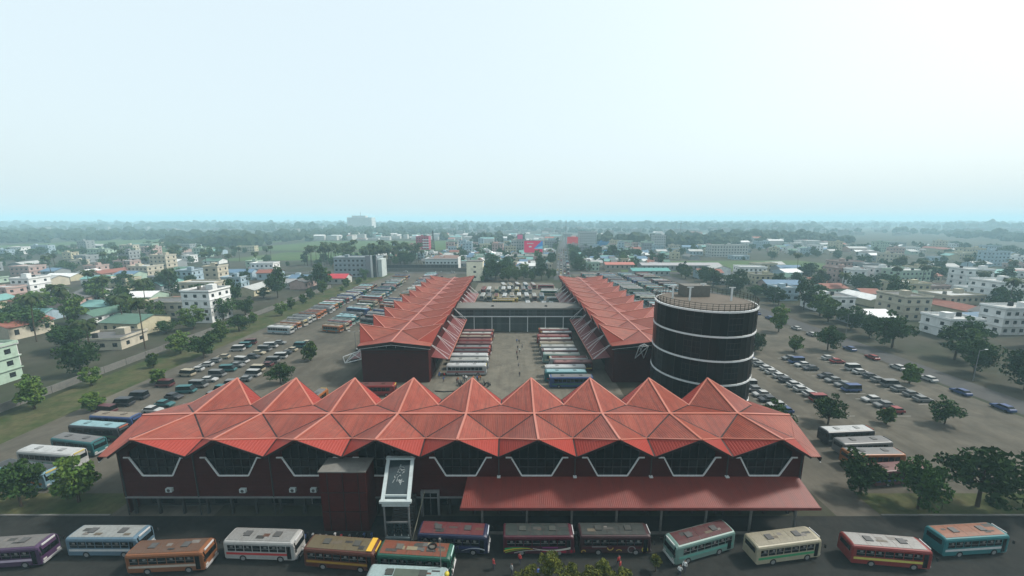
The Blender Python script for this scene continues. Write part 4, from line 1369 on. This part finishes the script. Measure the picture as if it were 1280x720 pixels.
def palm(x, y, where, group, s=1.0):
    k = rnd.randrange(5)
    d = ['medium', 'tall', 'very tall', 'short', 'medium'][k]
    place(PALMS[k], 'palm_tree', f'{d} coconut palm {where}', 'palm tree', (x, y, 0), rnd.uniform(0, 6.28), group, None, (s, s, s))
for k in range(95):
    palm(rnd.uniform(-205, -98), rnd.uniform(372, 425), 'in the dense grove behind the grey office block', 'palms behind the office block', rnd.uniform(.95, 1.3))
for k in range(26):
    tree(rnd.uniform(-210, -98), rnd.uniform(362, 400), rnd.uniform(.6, .95), 'under the palms behind the office block', 'trees under the palms', (0, 2, 4))
for k in range(30):
    palm(rnd.uniform(-420, -215), rnd.uniform(300, 470), 'scattered among the roofs beyond the grove', 'palms beyond the grove')
for k in range(24):
    palm(rnd.uniform(180, 420), rnd.uniform(150, 320), 'among the roofs beyond the side road', 'palms beyond the side road')
for k in range(14):
    palm(rnd.uniform(-128, -240), rnd.uniform(70, 230), 'rising beyond the grass verge', 'palms beyond the verge')

# ------------------------------------------------------------------ buildings of the town
def flat_building(x, y, w, d, floors, wc, rc, label, group=None, rz=0.0, name='town_building', fh=3.4, win=True, each=False, parapet=True):
    t = thing(name, label, 'building', (x, y, 0), rz, group)
    H = floors * fh
    MB().box(-w / 2, w / 2, -d / 2, d / 2, 0, H).build('wall', M_wall, t, color=wc)
    rf = MB().box(-w / 2 - .3, w / 2 + .3, -d / 2 - .3, d / 2 + .3, H, H + .25).build('roof', M_broof, t, color=rc)
    if parapet:
        b = MB()
        for (a, c, e, f) in ((-w / 2 - .3, w / 2 + .3, -d / 2 - .3, -d / 2 - .05), (-w / 2 - .3, w / 2 + .3, d / 2 + .05, d / 2 + .3), (-w / 2 - .3, -w / 2 - .05, -d / 2, d / 2), (w / 2 + .05, w / 2 + .3, -d / 2, d / 2)):
            b.box(a, c, e, f, H + .25, H + 1.0)
        b.build('parapet', M_wall, rf, color=wc)
    if floors > 1:
        bb = MB()
        for f in range(1, floors):
            bb.box(-w / 2 - .35, w / 2 + .35, -d / 2 - .35, d / 2 + .35, f * fh - .12, f * fh + .06)
        bb.build('floor_band', M_wall, t, color=tuple(c * .8 for c in wc))
    if rnd.random() < .7 and w > 8:
        tx, ty = rnd.uniform(-w / 3, w / 3), rnd.uniform(-d / 4, d / 4)
        tk = MB()
        tk.tube((tx, ty, H + .25), (tx, ty, H + 1.9), .8, .75, 10)
        tk.build('water_tank', M_black if rnd.random() < .6 else M_conc, rf)
        hx, hy = -tx, -ty
        MB().box(hx - 1.5, hx + 1.5, hy - 1.3, hy + 1.3, H + .26, H + 2.6).build('stair_head', M_wall, rf, color=tuple(c * .9 for c in wc))
    if win:
        n = max(2, int(w / 3.2))
        b = MB()
        for f in range(floors):
            z = f * fh + 1.1
            for k in range(n):
                xx = -w / 2 + w * (k + .5) / n
                if each:
                    q = MB().box(xx - .85, xx + .85, -d / 2 - .03, -d / 2 + .1, z, z + 1.5).build('window', M_win, t)
                    MB().box(xx - 1.0, xx + 1.0, -d / 2 - .5, -d / 2 - .01, z + 1.6, z + 1.7).build('sunshade', M_wall, q, color=wc)
                else:
                    b.box(xx - .75, xx + .75, -d / 2 - .03, -d / 2 + .1, z, z + 1.4)
            nd = max(1, int(d / 4))
            for k in range(nd):
                yy = -d / 2 + d * (k + .5) / nd
                for sx in (-1, 1):
                    x0, x1 = sorted((sx * (w / 2 + .03), sx * (w / 2 - .1)))
                    b.box(x0, x1, yy - .7, yy + .7, z, z + 1.4)
        if b.v:
            tag(b.build('windows', M_win, t), kind='stuff')
    return t

def gable_building(x, y, w, d, h, wc, rc, label, group=None, rz=0.0, name='shed', rise=2.0):
    t = thing(name, label, 'building', (x, y, 0), rz, group)
    b = MB()
    b.prism([(-w / 2, -d / 2, 0), (-w / 2, d / 2, 0), (-w / 2, d / 2, h), (-w / 2, 0, h + rise - .1), (-w / 2, -d / 2, h)], (w, 0, 0))
    b.build('wall', M_wall, t, color=wc)
    for s in (-1, 1):
        MB().prism([(-w / 2 - .5, s * (d / 2 + .6), h - .2), (w / 2 + .5, s * (d / 2 + .6), h - .2), (w / 2 + .5, 0, h + rise), (-w / 2 - .5, 0, h + rise)], (0, 0, .12)).build('roof_slope', M_broof, t, color=rc)
    b = MB()
    n = max(2, int(w / 4))
    for k in range(n):
        xx = -w / 2 + w * (k + .5) / n
        b.box(xx - .7, xx + .7, -d / 2 - .03, -d / 2 + .1, h * .35, h * .75)
    tag(b.build('windows', M_win, t), kind='stuff')
    return t

WHITE, CREAM, GREY, TEAL = (.52, .53, .52), (.46, .42, .33), (.25, .27, .28), (.18, .34, .34)
# grey office block with its stair tower, left of the gravel lot
ofc = flat_building(-123, 308, 34, 15, 4, (.26, .31, .34), (.22, .24, .25), 'grey blue four storey office block with pale stair tower by the gravel lot', name='office_block', fh=3.7, each=True)
MB().box(8.5, 16.8, -9.2, -7.55, 0, 17).build('stair_tower', M_wall, ofc, color=(.20, .21, .23))
MB().box(14.2, 16.9, -9.5, -9.21, 0, 17.2).build('stair_glazing', M_glassteal, ofc)
MB().box(12.6, 14.0, -9.6, -9.21, 0, 17.3).build('white_fin', M_white, ofc)
MB().box(17.32, 20.5, -7.4, 4, 0, 14).build('side_annex', M_wall, ofc, color=(.42, .47, .46))
gable_building(-128, 272, 22, 11, 4.2, (.42, .42, .40), (.45, .035, .05), 'low house with bright crimson roof beside the grass verge', name='house', rise=2.4)
gable_building(-145, 255, 16, 9, 3.6, (.4, .4, .38), (.3, .3, .3), 'low grey roofed shed behind the crimson roofed house')
# long white building
wb_ = flat_building(-63.5, 352, 29, 16, 2, (.50, .55, .56), (.20, .17, .16), 'long white two storey building with brown roof shed on top', name='white_building', fh=4.6, each=True)
MB().prism([(-9, -8, 9.6), (15, -8, 9.6), (14, 6, 11.8), (-8, 6, 11.8)], (0, 0, .2)).build('roof_shed', M_broof, wb_, color=(.19, .12, .10))
MB().box(14.8, 15.2, -9, 8, 0, 11).build('end_wall', M_wall, wb_, color=(.55, .56, .55))
# beige water tower block
bt = thing('stair_block', 'tall beige windowless block with three small openings behind the wing', 'building', (-27.5, 286, 0))
MB().box(-6, 6, -5, 5, 0, 14.2).build('wall', M_wall, bt, color=(.88, .82, .64))
MB().box(-6.2, 6.2, -5.2, 5.2, 14.2, 14.6).build('roof', M_broof, bt, color=(.14, .14, .13))
for z in (2.2, 6.0, 9.8):
    MB().box(-.9, .9, -5.05, -4.9, z, z + 1.3).build('opening', M_win, bt)
# boundary wall and railway-like viaduct bands
for i, (x0, x1, y, h, lab) in enumerate(((-112, -36, 333.5, 3.0, 'long grey boundary wall along the cross road'), (-112, -48, 342.0, 5.2, 'long low grey colonnade behind the boundary wall'))):
    t = thing('boundary_wall' if i == 0 else 'colonnade', lab, 'wall', ((x0 + x1) / 2, y, 0))
    w = x1 - x0
    n = 18
    for k in range(n):
        a = -w / 2 + w * k / n
        MB().box(a + .05, a + w / n - .05, -.15, .15, 0, h - .35).build('panel', M_concd if i else M_conc, t)
    MB().box(-w / 2, w / 2, -.3, .3, h - .33, h).build('coping', M_conc, t)
# verge wall
t = thing('boundary_wall', 'long low wall between the grass verge and the houses', 'wall', (-121, 0, 0))
for k in range(30):
    y = 55 + k * 6.6
    MB().box(-.12, .12, y, y + 6.5, 0, 2.0).build('panel', M_conc, t)

# red and white block, lattice mast
rw = flat_building(-134, 585, 19, 16, 5, (.42, .05, .10), (.3, .3, .3), 'narrow red and white banded block near the lattice mast', name='red_block', fh=3.8)
for k in range(4):
    MB().box(0.5, 9.8, -8.6, -8.05, 2.6 + k * 3.8, 4.2 + k * 3.8).build('white_band', M_wall, rw, color=(.62, .6, .6))
lm = thing('lattice_mast', 'steel lattice telecom mast above the low roofs', 'mast', (-102, 498, 0))
for sx in (-1, 1):
    for sy in (-1, 1):
        MB().tube((sx * 2.4, sy * 2.4, 0), (sx * .5, sy * .5, 31), .22, .14).build('leg', M_concd, lm)
for k in range(8):
    z0, z1 = k * 3.8, k * 3.8 + 3.8
    r0, r1 = 2.4 - 1.9 * z0 / 31, 2.4 - 1.9 * z1 / 31
    b = MB()
    for sg in (-1, 1):
        b.tube((-r0, sg * r0, z0), (r1, sg * r1, z1), .12, n=5)
        b.tube((r0, sg * r0, z0), (-r1, sg * r1, z1), .12, n=5)
        b.tube((-r1, sg * r1, z1), (r1, sg * r1, z1), .12, n=5)
    b.build('brace', M_concd, lm)
for z in (24, 27.5):
    MB().box(-1.6, 1.6, -1.2, 1.2, z, z + .3).build('platform', M_concd, lm)
MB().box(-2.5, 2.5, -3, 3, 8, 8.6).build('platform', M_concd, lm)

# billboards
def billboard(x, y, z0, w, h, cols, label, rz=0.0, tri=None, logo=False):
    t = thing('billboard', label, 'billboard', (x, y, 0), rz)
    MB().box(-w / 2, w / 2, -.3, .3, z0, z0 + h).build('panel', M_plain, t, color=cols)
    if tri:
        MB().prism([(w * .02, -.34, z0 + h * .34), (w / 2, -.34, z0 + h * .30), (w / 2, -.34, z0 + h * .98), (w * .44, -.34, z0 + h)], (0, .03, 0)).build('printed_triangle', M_plain, t, color=tri[0])
        MB().prism([(w * .02, -.36, z0 + h * .34), (w / 2, -.36, z0 + h * .3), (w / 2, -.36, z0 + h * .6)], (0, .03, 0)).build('printed_triangle', M_plain, t, color=tri[1])
        b = MB()
        for k in range(5):
            b.box(-w * .34 + k * w * .07, -w * .34 + k * w * .07 + w * .05, -.36, -.33, z0 + h * .74, z0 + h * .82)
        b.box(-w * .24, -w * .10, -.36, -.33, z0 + h * .45, z0 + h * .57)
        b.build('printed_lettering', M_white, t)
    for sx in (-.4, 0, .4):
        MB().box(w * sx - .3, w * sx + .3, .35, .9, 0, z0 + h * .8).build('post', M_steel, t)
billboard(24.3, 438, 7.6, 21, 13.2, (.85, .02, .13), 'large crimson and blue billboard above the low white shops', 0, ((.05, .28, .70), (.25, .65, .85)))
billboard(96, 612, 5.5, 17, 12, (.9, .05, .06), 'plain red billboard standing beside the town road', R(-8))
billboard(10.8, 520, 18.6, 7, 6, (.75, .14, .28), 'small pink hoarding on a rooftop beside a pale hoarding', 0)
billboard(23.5, 522, 19, 12, 6, (.7, .8, .76), 'pale green hoarding on a rooftop beside a pink hoarding', 0)
flat_building(22, 428, 44, 14, 1, (.46, .46, .42), (.4, .4, .37), 'low white row of shops under the crimson billboard', name='shop_row', fh=5.0)
flat_building(16, 530, 34, 12, 4, (.4, .4, .4), (.35, .35, .34), 'four storey grey block behind the rooftop hoardings', fh=4.0)
# blue construction sheets and right hand landmarks
gable_building(118, 480, 26, 14, 5, (.30, .34, .36), (.04, .22, .42), 'long shed with blue tarpaulin roof beyond the grove')
flat_building(140, 590, 16, 12, 3, (.06, .22, .42), (.2, .3, .4), 'block wrapped in blue sheeting beyond the town road', win=False)
flat_building(124, 640, 28, 18, 6, (.42, .46, .46), (.4, .42, .42), 'unfinished six storey frame building with open floors', name='frame_building', fh=4)
flat_building(212, 560, 16, 14, 6, (.42, .45, .46), (.3, .3, .3), 'white six storey slab building beyond the paddy', fh=3.6)
flat_building(262, 470, 44, 14, 4, (.45, .46, .44), (.35, .35, .34), 'white four storey school building beyond the paddy', fh=3.4)
gable_building(112, 312, 30, 12, 4.2, (.3, .33, .32), (.10, .30, .28), 'long shed with teal green sheet roof behind the bus park', rise=1.6)
gable_building(150, 344, 70, 13, 5.0, (.22, .23, .24), (.34, .33, .34), 'very long low building with pale grey roof beside the paddy', rise=1.5)
gable_building(98, 352, 26, 11, 4.5, (.3, .26, .22), (.42, .15, .12), 'house with faded pink tiled roof beside the paddy', name='house', rise=1.6)
# distant white high rise with aerial
hr = flat_building(-560, 1450, 90, 40, 12, (.62, .63, .62), (.45, .45, .45), 'distant white high rise slab with a roof aerial', name='high_rise', fh=4.2)
MB().box(-30, 20, -12, 12, 50.4, 58).build('plant_room', M_wall, hr, color=(.5, .5, .5))
MB().tube((-2, 0, 58), (-2, 0, 72), .9, .5).build('aerial', M_steel, hr)

# scatter: houses, shops and flats of the town
blocked = [(-215, -90, 360, 430), (-150, -34, 290, 364), (-36, 36, 270, 320), (0, 50, 415, 445), (-12, 40, 515, 545), (150, 330, 350, 428), (80, 186, 330, 362), (85, 150, 425, 450), (100, 135, 470, 490),
           (-420, -90, 555, 825), (-335, -165, 415, 545), (-150, -95, 480, 600), (100, 160, 580, 660), (198, 225, 545, 575), (235, 290, 455, 485), (20, 30, 430, 446)]
def free(x, y, w, d):
    for (a, b_, c, e) in blocked:
        if a - w / 2 < x < b_ + w / 2 and c - d / 2 < y < e + d / 2:
            return False
    for p, q in zip(ROAD[:-1], ROAD[1:]):
        if p[1] - 10 <= y <= q[1] + 10:
            xr = p[0] + (q[0] - p[0]) * (y - p[1]) / (q[1] - p[1])
            if abs(x - xr) < 8.5 + w / 2:
                return False
    for (a, b_, w2, d2) in placed:
        if abs(a - x) < (w + w2) / 2 + 1.0 and abs(b_ - y) < (d + d2) / 2 + 1.0:
            return False
    return True
placed = []
WALLS = {'white': (.7, .71, .7), 'cream': CREAM, 'grey': GREY, 'pale green': (.34, .45, .36), 'pale blue': (.32, .42, .48), 'pink': (.42, .30, .27), 'yellow': (.46, .42, .29)}
TOPS = {'rust red': (.24, .09, .065), 'pale grey': (.40, .41, .40), 'dark grey': (.12, .12, .12), 'blue': (.12, .2, .29), 'green': (.09, .17, .13), 'white': (.72, .73, .72), 'teal': (.16, .32, .30)}
def scatter(n, xr, yr, where, group, big=1.0, flat_p=.5):
    made = 0
    tries = 0
    while made < n and tries < n * 40:
        tries += 1
        y = rnd.uniform(*yr)
        x = rnd.uniform(*xr)
        if abs(x) > 1.5 * y + 30:
            continue
        w, d = rnd.uniform(9, 24) * big, rnd.uniform(8, 14) * big
        if not free(x, y, w, d):
            continue
        placed.append((x, y, w, d))
        made += 1
        wn_ = rnd.choice(list(WALLS))
        tn = rnd.choice(list(TOPS))
        if rnd.random() < flat_p:
            fl = rnd.choice([1, 1, 2, 2, 2, 3, 3, 4]) if big > .6 else rnd.choice([1, 1, 2])
            flat_building(x, y, w, d, fl, WALLS[wn_], TOPS['pale grey' if rnd.random() < .6 else 'dark grey'], f'{wn_} flat roofed {["", "one", "two", "three", "four"][fl]} storey building {where}', group, rz=R(rnd.uniform(-8, 8)))
        else:
            gable_building(x, y, w, d, rnd.uniform(3, 5.5), WALLS[wn_], TOPS[tn], f'{wn_} {"shed" if "shops" in group else "house"} with {tn} sheet roof {where}', group, rz=R(rnd.choice([0, 0, 90]) + rnd.uniform(-10, 10)), name='shop_shed' if 'shops' in group else 'house')
scatter(210, (-110, 170), (334, 480), 'among the low shops behind the terminal', 'low shops behind the terminal', .5, .25)
scatter(190, (-90, 190), (440, 640), 'in the town beyond the terminal', 'houses of the town beyond', .72)
scatter(50, (-160, 0), (430, 640), 'near the lattice mast', 'houses near the mast', .8)
scatter(75, (150, 460), (60, 320), 'beyond the side road trees', 'houses beyond the side road')
scatter(65, (-420, -128), (70, 330), 'beyond the grass verge wall', 'houses beyond the verge')
scatter(80, (150, 700), (330, 640), 'around the paddy fields', 'houses round the paddies')
scatter(46, (-700, -210), (320, 640), 'behind the palm grove', 'houses behind the palms')
dw = bpy.data.meshes.new('distant_houses')
dv, df, dm_ = [], [], []
for _ in range(9000):
    if len(dv) > 10 * 260:
        break
    y, x = rnd.uniform(640, 1050), rnd.uniform(-420, 560)
    w, d, h = rnd.uniform(9, 26), rnd.uniform(8, 15), rnd.choice([3.5, 4, 6.5, 7, 10])
    if not free(x, y, w, d):
        continue
    placed.append((x, y, w, d))
    k0 = len(dv)
    flat = rnd.random() < .5
    rr2 = 0.0 if flat else 2.2
    dv += [(x + a * w / 2, y + b_ * d / 2, z) for z in (0, h) for (a, b_) in ((-1, -1), (1, -1), (1, 1), (-1, 1))] + [(x - w / 2, y, h + rr2 + .05), (x + w / 2, y, h + rr2 + .05)]
    mi = rnd.choice([1, 2, 3, 4])
    for f, q in (((0, 1, 5, 4), 0), ((2, 3, 7, 6), 0), ((1, 2, 6, 9, 5), 0), ((3, 0, 4, 8, 7), 0), ((4, 5, 9, 8), mi), ((6, 7, 8, 9), mi)):
        df.append(tuple(k0 + i for i in f))
        dm_.append(q)
dw.from_pydata(dv, [], df)
for nm, c in (('distant_wall', (.45, .45, .43)), ('distant_roof_white', (.6, .6, .6)), ('distant_roof_grey', (.25, .25, .25)), ('distant_roof_red', (.28, .11, .08)), ('distant_roof_teal', (.16, .28, .28))):
    dw.materials.append(mat(nm, c, .85, .2, var=.35, vscale=.05, ga=.8))
dw.polygons.foreach_set('material_index', dm_)
tag(ob('distant_houses', dw), 'crowd of tiny roofs of the town fading into haze', 'town', kind='stuff')
# trees standing between the houses
def treefill(n, xr, yr, where, group, smin=.5, smax=1.1, stuff=None):
    k = 0
    for _ in range(n * 6):
        x, y = rnd.uniform(*xr), rnd.uniform(*yr)
        if abs(x) > 1.5 * y + 30 or not free(x, y, 3, 3):
            continue
        if stuff is None:
            tree(x, y, rnd.uniform(smin, smax), where, group, (0, 1, 2, 4))
        else:
            stuff.append((x, y, rnd.uniform(smin, smax)))
        k += 1
        if k >= n:
            return
treefill(90, (-70, 150), (330, 640), 'between the roofs of the town', 'trees between the town roofs')
cover = []
treefill(110, (-700, -130), (330, 640), '', '', stuff=cover)
treefill(130, (120, 760), (330, 640), '', '', stuff=cover)
treefill(60, (150, 420), (60, 320), 'between the houses beyond the side road', 'trees beyond the side road')
treefill(190, (-160, 160), (335, 640), '', '', .4, .9, stuff=cover)
rr_ = np.random.default_rng(5)
vs_ = []
for (x, y, sc_) in cover:
    C = CROWNS[rr_.integers(0, 5)]
    C = C[rr_.random(len(C)) < .38]
    cen = C.mean(1, keepdims=True)
    C = cen + (C - cen) * 1.5
    vs_.append((C * sc_ + np.array([x, y, -.6 * sc_])).reshape(-1, 3))
vs_ = np.concatenate(vs_)
tag(ob('tree_cover', leaf_mesh('tree_cover', vs_, len(vs_) // 4, M_leafd)), 'mass of tree crowns filling the gaps between the far roofs', 'trees', kind='stuff')

# lamp posts, poles
def lamp_post(x, y, h, label, double=True, group=None):
    t = thing('street_lamp', label, 'street lamp', (x, y, 0), 0, group)
    MB().tube((0, 0, 0), (0, 0, h), .11, .07, 8).build('pole', M_steel, t)
    for sg in ((-1, 1) if double else (1,)):
        MB().tube((0, 0, h), (sg * 1.6, 0, h + .35), .05, n=5).build('arm', M_steel, t)
        MB().box(min(sg * 1.5, sg * 2.2), max(sg * 1.5, sg * 2.2), -.15, .15, h + .3, h + .45).build('lamp_head', M_white, t)
lp = thing('pole', 'thin steel pole beside the rusty roofed bus', 'pole', (-8.7, 40.2, 0))
MB().tube((0, 0, 0), (0, 0, 6.9), .07, .05, 8).build('shaft', M_steel, lp)
MB().box(-.12, .12, -.12, .12, 6.9, 7.15).build('cap', M_conc, lp)
yl = thing('yellow_beacon', 'small pole with a yellow round lamp beside the pale roofed bus', 'lamp', (-7.6, 38.2, 0))
MB().tube((0, 0, 0), (0, 0, 4.0), .05, .05, 8).build('pole', M_steel, yl)
sp = MB()
sp.rings([[(.3 * math.sin(R(a)) * math.cos(2 * math.pi * i / 12), .3 * math.sin(R(a)) * math.sin(2 * math.pi * i / 12), 4.25 - .3 * math.cos(R(a))) for i in range(12)] for a in (12, 40, 65, 90, 115, 140, 168)])
sp.build('globe', mat('yellow_globe', (.75, .62, .05), .4, .5), yl)
lamp_post(60, 300, 20, 'tall double armed lamp mast beside the road into town')
for k in range(7):
    lamp_post(56, 110 + k * 28, 9, 'double armed lamp post between wing and bus park', True, 'lamp posts by the bus park')
for k in range(5):
    lamp_post(-51, 120 + k * 36, 9, 'lamp post between wing and gravel lot', True, 'lamp posts by the gravel lot')
for k in range(6):
    lamp_post(130.0, 60 + k * 42, 9, 'single armed lamp post on the side road', False, 'lamp posts on the side road')
for (x, y, h) in ((100, 720, 44), (330, 760, 42)):
    t = thing('radio_mast', 'slender tall radio mast in the far haze', 'mast', (x, y, 0), 0, 'far radio masts')
    MB().tube((0, 0, 0), (0, 0, h), .7, .35).build('shaft', M_steel, t)
    MB().box(-1, 1, -1, 1, h - 5, h - 4).build('platform', M_steel, t)

# ------------------------------------------------------------------ far woods and far roofs (nobody could count them)
def far_woods():
    r = np.random.default_rng(11)
    bm = bmesh.new()
    bmesh.ops.create_icosphere(bm, subdivisions=2, radius=1)
    base = np.array([v.co[:] for v in bm.verts])
    faces = np.array([[v.index for v in f.verts] for f in bm.faces])
    bm.free()
    Vs, Fs, off, n = [], [], 0, 0
    while n < 5200:
        y = 640 + 3600 * r.random() ** 1.7
        x = r.uniform(-1.5, 1.5) * y
        v = mnoise.noise(Vector((x / 420, y / 300, 3.3))) + .5 * mnoise.noise(Vector((x / 130, y / 120, 8.1)))
        if v < .06 + (.10 if y < 900 else 0) - (.3 if y > 2400 else 0):
            continue
        if not (y > 1060 or free(x, y, 4, 4)):
            continue
        s = r.uniform(4.0, 8.0) * (1 + (y > 1500) * .6) * (1 + max(0, v) * .9)
        d = 1 + r.normal(size=(len(base), 1)) * .17
        p = base * d * np.array([s, s, s * r.uniform(.75, 1.15)]) + np.array([x, y, s * r.uniform(.7, 1.15)])
        Vs.append(p)
        Fs.append(faces + off)
        off += len(base)
        n += 1
    V = np.concatenate(Vs)
    F = np.concatenate(Fs)
    me = bpy.data.meshes.new('far_woods')
    me.from_pydata(V.tolist(), [], F.tolist())
    me.materials.append(M_wood)
    tag(ob('far_woods', me), 'mass of hazy treetops stretching to the horizon', 'woods', kind='stuff')
far_woods()
fb_ = MB()
k = 0
while k < 260:
    y = 1000 + 1500 * rnd.random()
    x = rnd.uniform(-1.45, 1.45) * y
    if mnoise.noise(Vector((x / 420, y / 300, 3.3))) > .12:
        continue
    w, d, h = rnd.uniform(12, 34), rnd.uniform(10, 20), rnd.choice([4, 6, 8, 8, 12, 16])
    fb_.box(x - w / 2, x + w / 2, y - d / 2, y + d / 2, 0, h)
    k += 1
tag(fb_.build('far_roofs', mat('far_masonry', (.42, .42, .40), .8, .2, var=.35, vscale=.03, col2=(.25, .24, .23)), fix=False), 'pale scatter of roofs among the far woods', 'town', kind='stuff')

# ------------------------------------------------------------------ haze
hz = MB().box(-9300, 9300, -260, 9300, -1.0, 80.0)
hm = bpy.data.materials.new('haze_air')
hm.use_nodes = True
hn = hm.node_tree.nodes
hn.clear()
ho = hn.new('ShaderNodeOutputMaterial')
hv = hn.new('ShaderNodeVolumePrincipled')
hv.inputs['Color'].default_value = (.58, .88, 1.0, 1)
hv.inputs['Density'].default_value = 0.00037
hv.inputs['Anisotropy'].default_value = 0.0
hm.node_tree.links.new(hv.outputs[0], ho.inputs['Volume'])
hobj = hz.build('haze', hm)
tag(hobj, 'pale blue haze hanging over the town', 'haze', kind='stuff')
